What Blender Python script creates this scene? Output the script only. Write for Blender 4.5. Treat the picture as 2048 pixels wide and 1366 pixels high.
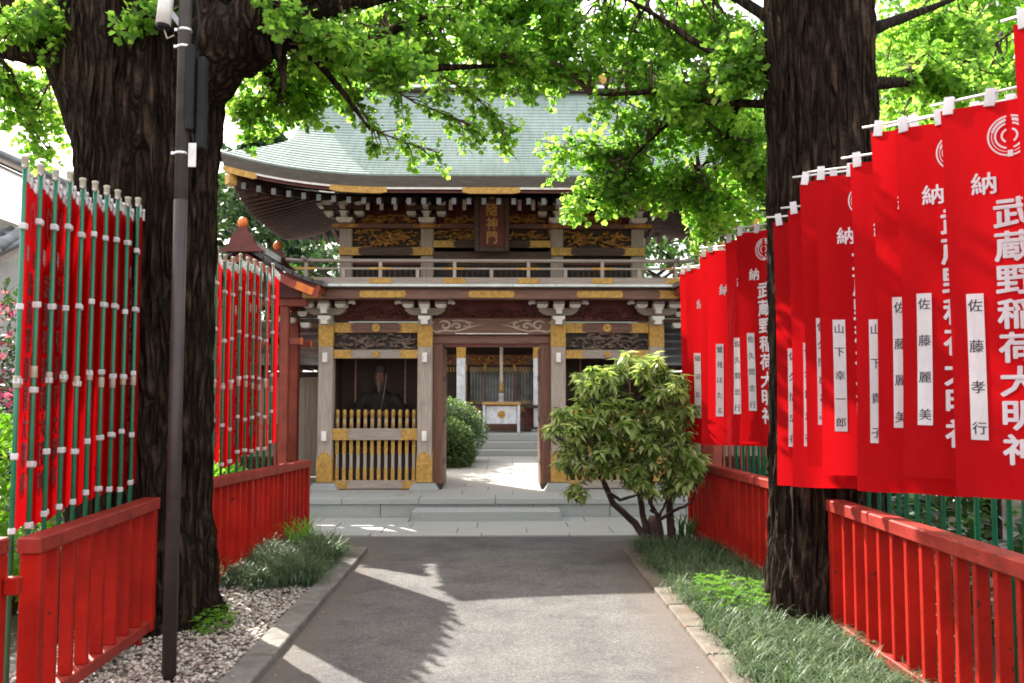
import bpy, math, random
import numpy as np
from mathutils import Vector, Matrix, noise

SC = bpy.context.scene
COL = SC.collection
for _o in list(bpy.data.objects):
    bpy.data.objects.remove(_o)
R = math.radians
rnd = random.Random(7)

# ------------------------------------------------------------------ camera
EYE = 1.6
cam_data = bpy.data.cameras.new('camera')
cam_data.lens = 29.88
cam_data.sensor_width = 36.0
cam_data.clip_start = 0.05
cam_data.clip_end = 2000
cam = bpy.data.objects.new('camera', cam_data)
COL.objects.link(cam)
cam.location = (0, 0, EYE)
cam.rotation_euler = (R(90 + 3.6), 0, R(-0.8))
SC.camera = cam

# ------------------------------------------------------------------ sky, sun, exposure
SUN_EL = 40.8
SUN_AZ = -37.5          # degrees from +Y, negative = towards -X
w = bpy.data.worlds.new('World')
SC.world = w
w.use_nodes = True
sky = w.node_tree.nodes.new('ShaderNodeTexSky')
sky.sky_type = 'NISHITA'
sky.sun_disc = False
sky.sun_elevation = R(SUN_EL)
sky.sun_rotation = R(SUN_AZ)
sky.air_density = 1.0
sky.dust_density = 8.0
sky.ozone_density = 1.0
bgn = w.node_tree.nodes['Background']
bgn.inputs[1].default_value = 0.15
# thin bright cloud all over the sky
_wn = w.node_tree.nodes; _wl = w.node_tree.links
_tc = _wn.new('ShaderNodeTexCoord'); _cn = _wn.new('ShaderNodeTexNoise')
_cn.inputs['Scale'].default_value = 2.2; _cn.inputs['Detail'].default_value = 6
_wl.new(_tc.outputs['Generated'], _cn.inputs['Vector'])
_mr = _wn.new('ShaderNodeMapRange')
_mr.inputs['From Min'].default_value = .35; _mr.inputs['From Max'].default_value = .65
_mr.inputs['To Min'].default_value = .50; _mr.inputs['To Max'].default_value = .85
_wl.new(_cn.outputs['Fac'], _mr.inputs['Value'])
_mx = _wn.new('ShaderNodeMix'); _mx.data_type = 'RGBA'
_wl.new(_mr.outputs[0], _mx.inputs[0]); _wl.new(sky.outputs[0], _mx.inputs[6])
_mx.inputs[7].default_value = (4.4, 4.3, 4.2, 1)
_wl.new(_mx.outputs[2], bgn.inputs[0])

sun_data = bpy.data.lights.new('sun', 'SUN')
sun_data.energy = 3.7
sun_data.angle = R(0.53)
sun_data.color = (1.0, 0.95, 0.86)
sun = bpy.data.objects.new('sun', sun_data)
COL.objects.link(sun)
_ce = math.cos(R(SUN_EL))
TO_SUN = Vector((math.sin(R(SUN_AZ)) * _ce, math.cos(R(SUN_AZ)) * _ce, math.sin(R(SUN_EL))))
sun.rotation_euler = (-TO_SUN).to_track_quat('-Z', 'Y').to_euler()
sun.location = (-10, 14, 16)

SC.view_settings.view_transform = 'Standard'
SC.view_settings.look = 'None'
SC.view_settings.gamma = 1.0
SC.view_settings.exposure = 2.05
try:
    SC.view_settings.use_curve_mapping = False
except Exception:
    pass
SC.render.engine = 'CYCLES'
SC.cycles.max_bounces = 6
SC.cycles.diffuse_bounces = 3
SC.cycles.transmission_bounces = 4
SC.cycles.use_denoising = True
SC.cycles.sample_clamp_indirect = 6.0
SC.cycles.filter_width = 1.8

# ------------------------------------------------------------------ placing helper (pixel of the 2048 px photo + distance -> metres)
_F = 1700.0
_ROT = cam.rotation_euler.to_matrix()
def at(px, py, Y):
    d = _ROT @ Vector(((px - 1024) / _F, -(py - 683) / _F, -1.0))
    return Vector((0, 0, EYE)) + d * (Y / d.y)

# ------------------------------------------------------------------ mesh builder
class MB:
    def __init__(s):
        s.v = []; s.f = []
    def add(s, vs, fs):
        b = len(s.v)
        s.v.extend([tuple(p) for p in vs])
        s.f.extend([tuple(b + i for i in f) for f in fs])
        return s
    def box(s, x0, x1, y0, y1, z0, z1, c=0.0):
        return s.obox(((x0+x1)/2, (y0+y1)/2, (z0+z1)/2), (abs(x1-x0), abs(y1-y0), abs(z1-z0)), None, c)
    def obox(s, cen, size, rot=None, c=0.0):
        hx, hy, hz = size[0]/2, size[1]/2, size[2]/2
        cen = Vector(cen)
        if c <= 0:
            vs = [Vector((x*hx, y*hy, z*hz)) for x in (-1, 1) for y in (-1, 1) for z in (-1, 1)]
            fs = [(0,1,3,2),(4,6,7,5),(0,4,5,1),(2,3,7,6),(0,2,6,4),(1,5,7,3)]
        else:
            c = min(c, hx*.9, hy*.9, hz*.9)
            vs = []; idx = {}
            for x in (-1, 1):
                for y in (-1, 1):
                    for z in (-1, 1):
                        for a in range(3):
                            p = [x*(hx - (0 if a == 0 else c)), y*(hy - (0 if a == 1 else c)), z*(hz - (0 if a == 2 else c))]
                            idx[(x, y, z, a)] = len(vs); vs.append(Vector(p))
            I = idx; fs = []
            q = [(-1,-1),(1,-1),(1,1),(-1,1)]
            for sg in (-1, 1):
                fs.append([I[(sg,a,b,0)] for a, b in q][::sg])
                fs.append([I[(b,sg,a,1)] for a, b in q][::sg])
                fs.append([I[(a,b,sg,2)] for a, b in q][::sg])
            for a in (-1, 1):
                for b in (-1, 1):
                    fs.append([I[(a,b,-1,0)], I[(a,b,1,0)], I[(a,b,1,1)], I[(a,b,-1,1)]][::(1 if a*b < 0 else -1)])
                    fs.append([I[(-1,a,b,1)], I[(1,a,b,1)], I[(1,a,b,2)], I[(-1,a,b,2)]][::(1 if a*b < 0 else -1)])
                    fs.append([I[(a,-1,b,2)], I[(a,1,b,2)], I[(a,1,b,0)], I[(a,-1,b,0)]][::(1 if a*b < 0 else -1)])
                    for d in (-1, 1):
                        fs.append([I[(a,b,d,0)], I[(a,b,d,1)], I[(a,b,d,2)]][::(1 if a*b*d > 0 else -1)])
        if rot is not None:
            vs = [rot @ p for p in vs]
        return s.add([cen + p for p in vs], fs)
    def beam(s, p0, p1, wd, ht, c=0.0, up=(0, 0, 1)):
        p0 = Vector(p0); p1 = Vector(p1); d = p1 - p0; L = d.length; d.normalize()
        u = Vector(up); sx = d.cross(u)
        if sx.length < 1e-5: sx = d.cross(Vector((0, 1, 0)))
        sx.normalize(); u = sx.cross(d)
        m = Matrix((sx, d, u)).transposed()
        return s.obox((p0+p1)/2, (wd, L, ht), m, c)
    def tube(s, pts, rad, n=8, caps=True, flat=1.0):
        pts = [Vector(p) for p in pts]
        if not hasattr(rad, '__len__'): rad = [rad]*len(pts)
        b = len(s.v); up = Vector((0.0, 0.0, 1.0)); prev = None
        for i, p in enumerate(pts):
            t = (pts[min(i+1, len(pts)-1)] - pts[max(i-1, 0)])
            if t.length < 1e-9: t = Vector((0, 0, 1))
            t.normalize()
            if prev is None:
                a = t.orthogonal().normalized()
                if abs(t.z) < .95: a = (up - t*up.dot(t)).normalized()
            else:
                a = prev - t*prev.dot(t)
                a = a.normalized() if a.length > 1e-6 else t.orthogonal().normalized()
            prev = a; bb = t.cross(a)
            for k in range(n):
                g = 2*math.pi*k/n
                s.v.append(tuple(p + (a*math.cos(g) + bb*math.sin(g)*flat)*rad[i]))
        for i in range(len(pts)-1):
            for k in range(n):
                k2 = (k+1) % n
                s.f.append((b+i*n+k, b+i*n+k2, b+(i+1)*n+k2, b+(i+1)*n+k))
        if caps:
            s.f.append(tuple(b+k for k in range(n))[::-1])
            e = b+(len(pts)-1)*n
            s.f.append(tuple(e+k for k in range(n)))
        return s
    def lathe(s, prof, cen=(0, 0, 0), n=16, sx=1.0, sy=1.0):
        b = len(s.v)
        for r, z in prof:
            for k in range(n):
                g = 2*math.pi*k/n
                s.v.append((cen[0]+r*sx*math.cos(g), cen[1]+r*sy*math.sin(g), cen[2]+z))
        for i in range(len(prof)-1):
            for k in range(n):
                k2 = (k+1) % n
                s.f.append((b+i*n+k, b+i*n+k2, b+(i+1)*n+k2, b+(i+1)*n+k))
        s.f.append(tuple(b+k for k in range(n))[::-1])
        e = b+(len(prof)-1)*n
        s.f.append(tuple(e+k for k in range(n)))
        return s
    def prism(s, poly, a0, a1, axis='y'):
        """poly of (x,z) pushed along y (axis y), of (y,z) along x (axis x), of (x,y) along z (axis z)"""
        n = len(poly); b = len(s.v)
        for a in (a0, a1):
            for p, q in poly:
                s.v.append((p, a, q) if axis == 'y' else (a, p, q) if axis == 'x' else (p, q, a))
        s.f.append(tuple(b+i for i in range(n)))
        s.f.append(tuple(b+n+i for i in range(n))[::-1])
        for i in range(n):
            j = (i+1) % n
            s.f.append((b+i, b+n+i, b+n+j, b+j))
        return s
    def ball(s, cen, rx, ry, rz, nu=10, nv=7):
        prof = []
        b = len(s.v)
        for i in range(nv+1):
            th = math.pi*i/nv
            for k in range(nu):
                g = 2*math.pi*k/nu
                s.v.append((cen[0]+rx*math.sin(th)*math.cos(g), cen[1]+ry*math.sin(th)*math.sin(g), cen[2]-rz*math.cos(th)))
        for i in range(nv):
            for k in range(nu):
                k2 = (k+1) % nu
                s.f.append((b+i*nu+k, b+i*nu+k2, b+(i+1)*nu+k2, b+(i+1)*nu+k))
        return s
    def mesh(s, name, mat=None, smooth=False):
        m = bpy.data.meshes.new(name)
        m.from_pydata(s.v, [], s.f)
        m.validate(clean_customdata=False)
        if smooth:
            m.polygons.foreach_set('use_smooth', [True]*len(m.polygons))
        if mat is not None: m.materials.append(mat)
        m.update()
        return m
    def build(s, name, mat, parent=None, smooth=False, loc=None):
        return place(name, s.mesh(name, mat, smooth), parent, loc)

def place(name, mesh, parent=None, loc=None, rot=None):
    o = bpy.data.objects.new(name, mesh)
    COL.objects.link(o)
    if parent is not None: o.parent = parent
    if loc is not None: o.location = loc
    if rot is not None: o.rotation_euler = rot
    return o

def tag(o, label=None, cat=None, group=None, kind=None):
    if label: o['label'] = label
    if cat: o['category'] = cat
    if group: o['group'] = group
    if kind: o['kind'] = kind
    return o

def thing(name, loc, label, cat, group=None, rz=0.0):
    o = bpy.data.objects.new(name, None)
    o.empty_display_size = .2
    COL.objects.link(o)
    o.location = loc; o.rotation_euler = (0, 0, rz)
    return tag(o, label, cat, group)

def copy_tree(o, parent=None):
    c = o.copy(); COL.objects.link(c); c.parent = parent
    for ch in list(o.children):
        copy_tree(ch, c)
    return c

def np_mesh(name, verts, faces, mat, smooth=False):
    """verts (N,3) array, faces (M,k) array of one size"""
    m = bpy.data.meshes.new(name)
    nv, nf, k = len(verts), len(faces), faces.shape[1]
    m.vertices.add(nv); m.loops.add(nf*k); m.polygons.add(nf)
    m.vertices.foreach_set('co', np.ascontiguousarray(verts, dtype=np.float32).ravel())
    m.loops.foreach_set('vertex_index', np.ascontiguousarray(faces, dtype=np.int32).ravel())
    m.polygons.foreach_set('loop_start', np.arange(0, nf*k, k, dtype=np.int32))
    m.polygons.foreach_set('loop_total', np.full(nf, k, dtype=np.int32))
    if smooth: m.polygons.foreach_set('use_smooth', np.ones(nf, dtype=bool))
    m.update(calc_edges=True)
    if mat: m.materials.append(mat)
    return m

# ------------------------------------------------------------------ materials
def _nt(name):
    m = bpy.data.materials.new(name); m.use_nodes = True
    nt = m.node_tree
    return m, nt, nt.nodes['Principled BSDF']
def _pos(nt, stretch=(1, 1, 1)):
    g = nt.nodes.new('ShaderNodeNewGeometry')
    mp = nt.nodes.new('ShaderNodeVectorMath'); mp.operation = 'MULTIPLY'
    mp.inputs[1].default_value = stretch
    nt.links.new(g.outputs['Position'], mp.inputs[0])
    return mp.outputs[0]
def _noise(nt, vec, scale, detail=4, rough=.6):
    n = nt.nodes.new('ShaderNodeTexNoise')
    n.inputs['Scale'].default_value = scale
    n.inputs['Detail'].default_value = detail
    n.inputs['Roughness'].default_value = rough
    nt.links.new(vec, n.inputs['Vector'])
    return n.outputs['Fac']
def _ramp(nt, fac, stops):
    r = nt.nodes.new('ShaderNodeValToRGB')
    e = r.color_ramp.elements
    while len(e) < len(stops): e.new(.5)
    for i, (p, c) in enumerate(stops):
        e[i].position = p; e[i].color = (*c, 1)
    nt.links.new(fac, r.inputs['Fac'])
    return r.outputs['Color']
def _mix(nt, a, b, fac, mode='MIX'):
    n = nt.nodes.new('ShaderNodeMix'); n.data_type = 'RGBA'; n.blend_type = mode
    for sock, val in ((n.inputs[6], a), (n.inputs[7], b)):
        if isinstance(val, tuple): sock.default_value = (*val, 1)
        else: nt.links.new(val, sock)
    if isinstance(fac, float): n.inputs[0].default_value = fac
    else: nt.links.new(fac, n.inputs[0])
    return n.outputs[2]
def mat(name, c1, c2=None, scale=6.0, rough=.6, metal=0.0, bump=0.0, bscale=40.0, stretch=(1, 1, 1), lo=.35, hi=.65,
        spots=None, spot_scale=3.0, spot_at=.62, rvar=0.0, spec=.5, bdist=.01):
    m, nt, p = _nt(name)
    c2 = c2 or tuple(x*.7 for x in c1)
    vec = _pos(nt, stretch)
    f = _noise(nt, vec, scale, 6)
    colr = _ramp(nt, f, [(lo, c2), (hi, c1)])
    if spots:
        f2 = _noise(nt, _pos(nt), spot_scale, 8, .7)
        mk = _ramp(nt, f2, [(spot_at, (0, 0, 0)), (spot_at+.08, (1, 1, 1))])
        colr = _mix(nt, colr, spots, mk)
    nt.links.new(colr, p.inputs['Base Color'])
    p.inputs['Roughness'].default_value = rough
    p.inputs['Metallic'].default_value = metal
    p.inputs['Specular IOR Level'].default_value = spec
    if rvar:
        rr = nt.nodes.new('ShaderNodeMapRange')
        rr.inputs['To Min'].default_value = max(0.05, rough-rvar); rr.inputs['To Max'].default_value = min(1, rough+rvar)
        nt.links.new(_noise(nt, _pos(nt), 9, 5), rr.inputs['Value'])
        nt.links.new(rr.outputs[0], p.inputs['Roughness'])
    if bump:
        b = nt.nodes.new('ShaderNodeBump'); b.inputs['Strength'].default_value = bump; b.inputs['Distance'].default_value = bdist
        nt.links.new(_noise(nt, _pos(nt, stretch), bscale, 5), b.inputs['Height'])
        nt.links.new(b.outputs[0], p.inputs['Normal'])
    return m
def leaf_mat(name, cols, trans=.5, rough=.45, tint=(1.0, 1.0, .6), tgain=1.3):
    m, nt, p = _nt(name)
    g = nt.nodes.new('ShaderNodeNewGeometry')
    n = len(cols)
    c = _ramp(nt, g.outputs['Random Per Island'], [(i/(n-1), k) for i, k in enumerate(cols)])
    f = _noise(nt, _pos(nt), 1.3, 3)
    dk = _ramp(nt, f, [(.35, (.76, .82, .74)), (.65, (1.06, 1.06, 1.0))])
    c = _mix(nt, c, dk, 1.0, 'MULTIPLY')
    nt.links.new(c, p.inputs['Base Color'])
    p.inputs['Roughness'].default_value = rough
    p.inputs['Specular IOR Level'].default_value = .35
    t = nt.nodes.new('ShaderNodeBsdfTranslucent')
    nt.links.new(_mix(nt, c, tuple(x*tgain for x in tint), 1.0, 'MULTIPLY'), t.inputs['Color'])
    mx = nt.nodes.new('ShaderNodeMixShader'); mx.inputs[0].default_value = trans
    nt.links.new(p.outputs[0], mx.inputs[1]); nt.links.new(t.outputs[0], mx.inputs[2])
    nt.links.new(mx.outputs[0], nt.nodes['Material Output'].inputs['Surface'])
    return m
def cloth_mat(name, c, trans=.4, tcol=None):
    m, nt, p = _nt(name)
    f = _noise(nt, _pos(nt, (1, 1, .4)), 5, 4)
    colr = _ramp(nt, f, [(.3, tuple(x*.80 for x in c)), (.7, tuple(min(1, x*1.06) for x in c))])
    nt.links.new(colr, p.inputs['Base Color'])
    p.inputs['Roughness'].default_value = .85
    p.inputs['Specular IOR Level'].default_value = .06
    b0 = nt.nodes.new('ShaderNodeBump'); b0.inputs['Strength'].default_value = .5; b0.inputs['Distance'].default_value = .012
    nt.links.new(_noise(nt, _pos(nt, (1, 1, .55)), 26, 4), b0.inputs['Height'])
    b = nt.nodes.new('ShaderNodeBump'); b.inputs['Strength'].default_value = .5; b.inputs['Distance'].default_value = .03
    nt.links.new(_noise(nt, _pos(nt, (1, 1, .25)), 7, 3), b.inputs['Height']); nt.links.new(b0.outputs[0], b.inputs['Normal'])
    nt.links.new(b.outputs[0], p.inputs['Normal'])
    t = nt.nodes.new('ShaderNodeBsdfTranslucent'); t.inputs['Color'].default_value = (*(tcol or c), 1)
    mx = nt.nodes.new('ShaderNodeMixShader'); mx.inputs[0].default_value = trans
    nt.links.new(p.outputs[0], mx.inputs[1]); nt.links.new(t.outputs[0], mx.inputs[2])
    nt.links.new(mx.outputs[0], nt.nodes['Material Output'].inputs['Surface'])
    return m

M = {}
M['soil'] = mat('soil', (.10, .075, .05), (.045, .035, .025), 5, .95, bump=.6, bscale=30, bdist=.03)
def asphalt(name, a, b, warm):
    m, nt, p = _nt(name)
    v = _pos(nt)
    big = _noise(nt, v, .9, 5)
    c = _ramp(nt, big, [(.3, b), (.7, a)])
    fine = _noise(nt, v, 75, 4, .8)
    sp = _ramp(nt, fine, [(.34, (.45, .45, .45)), (.5, (1, 1, 1)), (.66, (1.75, 1.7, 1.65))])
    st = _ramp(nt, _noise(nt, v, 2.6, 8, .72), [(.38, (.72, .72, .73)), (.52, (1, 1, 1)), (.68, (1.16, 1.14, 1.12))])
    c = _mix(nt, c, st, 1.0, 'MULTIPLY')
    c = _mix(nt, c, sp, 1.0, 'MULTIPLY')
    # brownish silt that collects along both kerbs
    sx = nt.nodes.new('ShaderNodeSeparateXYZ'); nt.links.new(v, sx.inputs[0])
    ad = nt.nodes.new('ShaderNodeMath'); ad.operation = 'ADD'; ad.inputs[1].default_value = .05; nt.links.new(sx.outputs[0], ad.inputs[0])
    ab = nt.nodes.new('ShaderNodeMath'); ab.operation = 'ABSOLUTE'; nt.links.new(ad.outputs[0], ab.inputs[0])
    nz = nt.nodes.new('ShaderNodeMath'); nz.operation = 'MULTIPLY_ADD'; nz.inputs[1].default_value = .5; nt.links.new(_noise(nt, v, 3.5, 6), nz.inputs[0]); nt.links.new(ab.outputs[0], nz.inputs[2])
    mk = _ramp(nt, nz.outputs[0], [(1.12/2, (0, 0, 0)), (1.0, (1, 1, 1))])
    dv = nt.nodes.new('ShaderNodeMath'); dv.operation = 'MULTIPLY'; dv.inputs[1].default_value = .5; nt.links.new(nz.outputs[0], dv.inputs[0])
    mk = _ramp(nt, dv.outputs[0], [(.60, (0, 0, 0)), (.78, (.85, .85, .85))])
    c = _mix(nt, c, warm, mk)
    nt.links.new(c, p.inputs['Base Color'])
    p.inputs['Roughness'].default_value = .85
    p.inputs['Specular IOR Level'].default_value = .3
    bp = nt.nodes.new('ShaderNodeBump'); bp.inputs['Strength'].default_value = .5; bp.inputs['Distance'].default_value = .006
    nt.links.new(_noise(nt, v, 120, 3), bp.inputs['Height']); nt.links.new(bp.outputs[0], p.inputs['Normal'])
    return m
M['asphalt'] = asphalt('asphalt', (.118, .112, .109), (.088, .084, .083), (.118, .096, .080))
M['asphalt_grey'] = asphalt('asphalt_grey', (.105, .103, .107), (.082, .08, .084), (.11, .10, .092))
M['granite'] = mat('granite', (.42, .43, .42), (.27, .285, .28), 130, .75, bump=.15, bscale=90, spots=(.20, .215, .20), spot_scale=1.6, spot_at=.60)
M['granite_pale'] = mat('granite_pale', (.42, .41, .385), (.29, .285, .268), 110, .7, bump=.12, bscale=80, spots=(.30, .295, .27), spot_scale=2.2, spot_at=.60)
M['granite_dark'] = mat('granite_dark', (.20, .21, .20), (.12, .125, .12), 120, .8, bump=.2, bscale=80, spots=(.08, .085, .08), spot_scale=2, spot_at=.62)
M['concrete'] = mat('concrete', (.20, .185, .165), (.11, .10, .088), 7, .85, bump=.3, bscale=60, spots=(.09, .08, .065), spot_scale=4, spot_at=.58)
M['concrete_warm'] = mat('concrete_warm', (.165, .135, .108), (.095, .078, .062), 7, .85, bump=.3, bscale=60, spots=(.15, .085, .045), spot_scale=4, spot_at=.54)
M['red_paint'] = mat('red_paint', (.40, .015, .008), (.27, .010, .006), 4, .45, bump=.25, bscale=55, spots=(.06, .014, .012), spot_scale=16, spot_at=.60, rvar=.14, spec=.15)
M['red_top'] = mat('red_top', (.32, .036, .025), (.21, .018, .013), 7, .48, bump=.35, bscale=45, spots=(.07, .022, .018), spot_scale=14, spot_at=.57, rvar=.15, spec=.25)
M['red_cloth'] = cloth_mat('red_cloth', (.42, .007, .010), .38, (.66, .007, .011))
M['white_cloth'] = cloth_mat('white_cloth', (.80, .78, .80), .25)
M['print_white'] = cloth_mat('print_white', (.80, .76, .80), .2)
M['ink'] = mat('ink', (.05, .05, .06), (.03, .03, .035), 20, .8)
M['pole_green'] = mat('pole_green', (.008, .17, .085), (.006, .12, .06), 6, .3, rvar=.1)
M['plastic_white'] = mat('plastic_white', (.72, .71, .68), (.58, .57, .54), 12, .4)
M['plastic_cream'] = mat('plastic_cream', (.42, .38, .29), (.32, .29, .22), 12, .45)
M['wood_grey'] = mat('wood_grey', (.46, .375, .32), (.31, .25, .21), 5, .75, bump=.25, bscale=25, stretch=(14, 14, .8), spots=(.24, .195, .165), spot_scale=2, spot_at=.64)
M['wood_grey_h'] = mat('wood_grey_h', (.40, .325, .28), (.25, .20, .17), 5, .75, bump=.25, bscale=25, stretch=(.8, 14, 14))
M['wood_red'] = mat('wood_red', (.23, .115, .085), (.13, .062, .046), 5, .7, bump=.2, bscale=25, stretch=(.8, 12, 12))
M['wood_red_v'] = mat('wood_red_v', (.20, .085, .052), (.11, .045, .03), 5, .6, bump=.2, bscale=25, stretch=(12, 12, .7))
M['wood_dark'] = mat('wood_dark', (.105, .06, .042), (.055, .03, .022), 5, .7, bump=.2, bscale=25, stretch=(1, 8, 8))
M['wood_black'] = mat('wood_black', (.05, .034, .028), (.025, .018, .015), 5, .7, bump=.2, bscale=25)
M['wood_wall'] = mat('wood_wall', (.44, .36, .28), (.29, .235, .18), 4, .85, bump=.3, bscale=22, stretch=(16, 16, .6), spots=(.13, .11, .095), spot_scale=1.5, spot_at=.60)
M['maroon'] = mat('maroon', (.15, .028, .022), (.085, .018, .014), 6, .6, bump=.15, bscale=30)
M['vermilion'] = mat('vermilion', (.30, .045, .018), (.18, .026, .012), 5, .5, bump=.15, bscale=30)
M['orange'] = mat('orange', (.80, .21, .035), (.62, .13, .02), 8, .45)
M['gold'] = mat('gold', (.60, .35, .085), (.36, .195, .045), 26, .48, metal=.35, bump=.35, bscale=70, rvar=.12)
M['gold_carve'] = mat('gold_carve', (.58, .30, .06), (.22, .085, .025), 9, .5, metal=.3, bump=.4, bscale=60)
M['wood_carve'] = mat('wood_carve', (.20, .135, .105), (.075, .048, .038), 12, .75, bump=.4, bscale=60)
M['white_paint'] = mat('white_paint', (.88, .83, .78), (.70, .65, .60), 8, .6, bump=.1, bscale=50)
M['blue_white'] = mat('blue_white', (.74, .76, .82), (.50, .52, .58), 10, .6)
M['scroll'] = mat('scroll', (.58, .46, .38), (.42, .32, .26), 12, .7)
M['grey_cap'] = mat('grey_cap', (.15, .155, .145), (.10, .105, .10), 12, .6)
M['eave_edge'] = mat('eave_edge', (.125, .105, .09), (.08, .066, .056), 5, .6, bump=.15, bscale=30, stretch=(1, 6, 6))
def copper():
    m, nt, p = _nt('copper_patina')
    v = _pos(nt)
    c = _ramp(nt, _noise(nt, v, 1.1, 5), [(.3, (.215, .285, .26)), (.5, (.275, .345, .315)), (.7, (.33, .40, .37))])
    st = _ramp(nt, _noise(nt, _pos(nt, (7, .7, .7)), 3, 6, .7), [(.3, (.72, .76, .74)), (.55, (1, 1, 1)), (.75, (1.12, 1.1, 1.08))])
    c = _mix(nt, c, st, 1.0, 'MULTIPLY')
    nt.links.new(c, p.inputs['Base Color'])
    p.inputs['Roughness'].default_value = .55; p.inputs['Specular IOR Level'].default_value = .35
    bp = nt.nodes.new('ShaderNodeBump'); bp.inputs['Strength'].default_value = .2; bp.inputs['Distance'].default_value = .01
    nt.links.new(_noise(nt, v, 14, 4), bp.inputs['Height']); nt.links.new(bp.outputs[0], p.inputs['Normal'])
    return m
M['copper'] = copper()
M['copper_pale'] = mat('copper_pale', (.80, .82, .82), (.62, .65, .65), 6, .35, metal=.2)
M['tile_grey'] = mat('tile_grey', (.24, .26, .28), (.14, .155, .165), 6, .4, metal=.1, rvar=.1, bump=.1)
M['tile_dark'] = mat('tile_dark', (.075, .06, .06), (.04, .032, .034), 7, .3, rvar=.1)
M['plaster'] = mat('plaster', (.60, .60, .58), (.48, .48, .47), 4, .85, bump=.1)
M['steel_brown'] = mat('steel_brown', (.052, .039, .036), (.036, .027, .025), 9, .45, rvar=.1, spots=(.09, .07, .06), spot_scale=22, spot_at=.68, spec=.35)
M['pole_grey'] = mat('pole_grey', (.085, .08, .078), (.055, .052, .051), 8, .42, rvar=.1, spec=.4)
M['rafter'] = mat('rafter', (.085, .040, .030), (.045, .022, .017), 6, .75)
M['steel_grey'] = mat('steel_grey', (.32, .32, .33), (.24, .24, .25), 8, .35, metal=.4)
M['black_plastic'] = mat('black_plastic', (.016, .016, .017), (.010, .010, .011), 8, .6, spec=.2)
M['chrome'] = mat('chrome', (.75, .75, .76), (.6, .6, .62), 10, .25, metal=.9)
def bark_mat(name, lo, mid, hi, sc=17.0):
    m, nt, p = _nt(name)
    v = _pos(nt, (1, 1, .13))
    dn = nt.nodes.new('ShaderNodeTexNoise'); dn.inputs['Scale'].default_value = 9; dn.inputs['Detail'].default_value = 4
    nt.links.new(v, dn.inputs['Vector'])
    ad = nt.nodes.new('ShaderNodeVectorMath'); ad.operation = 'MULTIPLY_ADD'; ad.inputs[1].default_value = (.13, .13, .06)
    nt.links.new(dn.outputs['Color'], ad.inputs[0]); nt.links.new(v, ad.inputs[2])
    vo = nt.nodes.new('ShaderNodeTexVoronoi'); vo.feature = 'DISTANCE_TO_EDGE'; vo.inputs['Scale'].default_value = sc
    nt.links.new(ad.outputs[0], vo.inputs['Vector'])
    pl = _ramp(nt, vo.outputs['Distance'], [(.0, lo), (.14, mid), (.42, hi)])
    c = _mix(nt, pl, _ramp(nt, _noise(nt, _pos(nt), 38, 5, .7), [(.3, (.55, .55, .55)), (.7, (1.35, 1.3, 1.25))]), 1.0, 'MULTIPLY')
    c = _mix(nt, c, _ramp(nt, _noise(nt, _pos(nt), 2.4, 5, .7), [(.35, (.7, .68, .66)), (.7, (1.25, 1.25, 1.2))]), 1.0, 'MULTIPLY')
    nt.links.new(c, p.inputs['Base Color']); p.inputs['Roughness'].default_value = .95; p.inputs['Specular IOR Level'].default_value = .1
    b0 = nt.nodes.new('ShaderNodeBump'); b0.inputs['Strength'].default_value = .8; b0.inputs['Distance'].default_value = .012
    nt.links.new(_noise(nt, _pos(nt, (1, 1, .5)), 45, 5, .7), b0.inputs['Height'])
    rg = nt.nodes.new('ShaderNodeMapRange'); rg.inputs['From Max'].default_value = .28; nt.links.new(vo.outputs['Distance'], rg.inputs['Value'])
    b1 = nt.nodes.new('ShaderNodeBump'); b1.inputs['Strength'].default_value = 1.0; b1.inputs['Distance'].default_value = .035
    nt.links.new(rg.outputs[0], b1.inputs['Height']); nt.links.new(b0.outputs[0], b1.inputs['Normal'])
    nt.links.new(b1.outputs[0], p.inputs['Normal'])
    return m
M['bark'] = bark_mat('bark', (.012, .008, .006), (.032, .0215, .0155), (.060, .042, .031))
M['bark_red'] = mat('bark_red', (.032, .015, .010), (.012, .006, .005), 6, .9, bump=.7, bscale=20, bdist=.02)
M['stem'] = mat('stem', (.10, .055, .042), (.045, .026, .02), 9, .85, bump=.5, bscale=40)
M['pebble'] = None
def pebble_mat():
    m, nt, p = _nt('pebble')
    g = nt.nodes.new('ShaderNodeNewGeometry')
    c = _ramp(nt, g.outputs['Random Per Island'], [(0, (.14, .10, .08)), (.2, (.30, .24, .20)), (.55, (.46, .39, .34)), (.85, (.56, .51, .46)), (1, (.66, .63, .59))])
    c = _mix(nt, c, _ramp(nt, _noise(nt, _pos(nt), 60, 3), [(.3, (.8, .78, .76)), (.7, (1, 1, 1))]), 1.0, 'MULTIPLY')
    nt.links.new(c, p.inputs['Base Color']); p.inputs['Roughness'].default_value = .7
    return m
M['pebble'] = pebble_mat()
M['ginkgo'] = leaf_mat('ginkgo_leaf', [(.045, .11, .024), (.11, .23, .038), (.17, .31, .05), (.24, .36, .065)], .68, .45, (1.0, .94, .75), 2.75)
M['leaf_mid'] = leaf_mat('leaf_mid', [(.035, .085, .02), (.06, .13, .03), (.09, .17, .04)], .4)
M['leaf_dark'] = leaf_mat('leaf_dark', [(.02, .05, .016), (.035, .08, .025), (.055, .11, .035)], .35)
M['leaf_conifer'] = leaf_mat('leaf_conifer', [(.03, .075, .045), (.05, .11, .06), (.07, .14, .08)], .3)
M['leaf_hedge'] = leaf_mat('leaf_hedge', [(.07, .13, .045), (.11, .19, .07), (.18, .27, .12)], .35)
M['leaf_shrub'] = leaf_mat('leaf_shrub', [(.10, .17, .05), (.20, .29, .085), (.34, .44, .16), (.52, .58, .27), (.70, .72, .42)], .5, .2)
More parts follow.
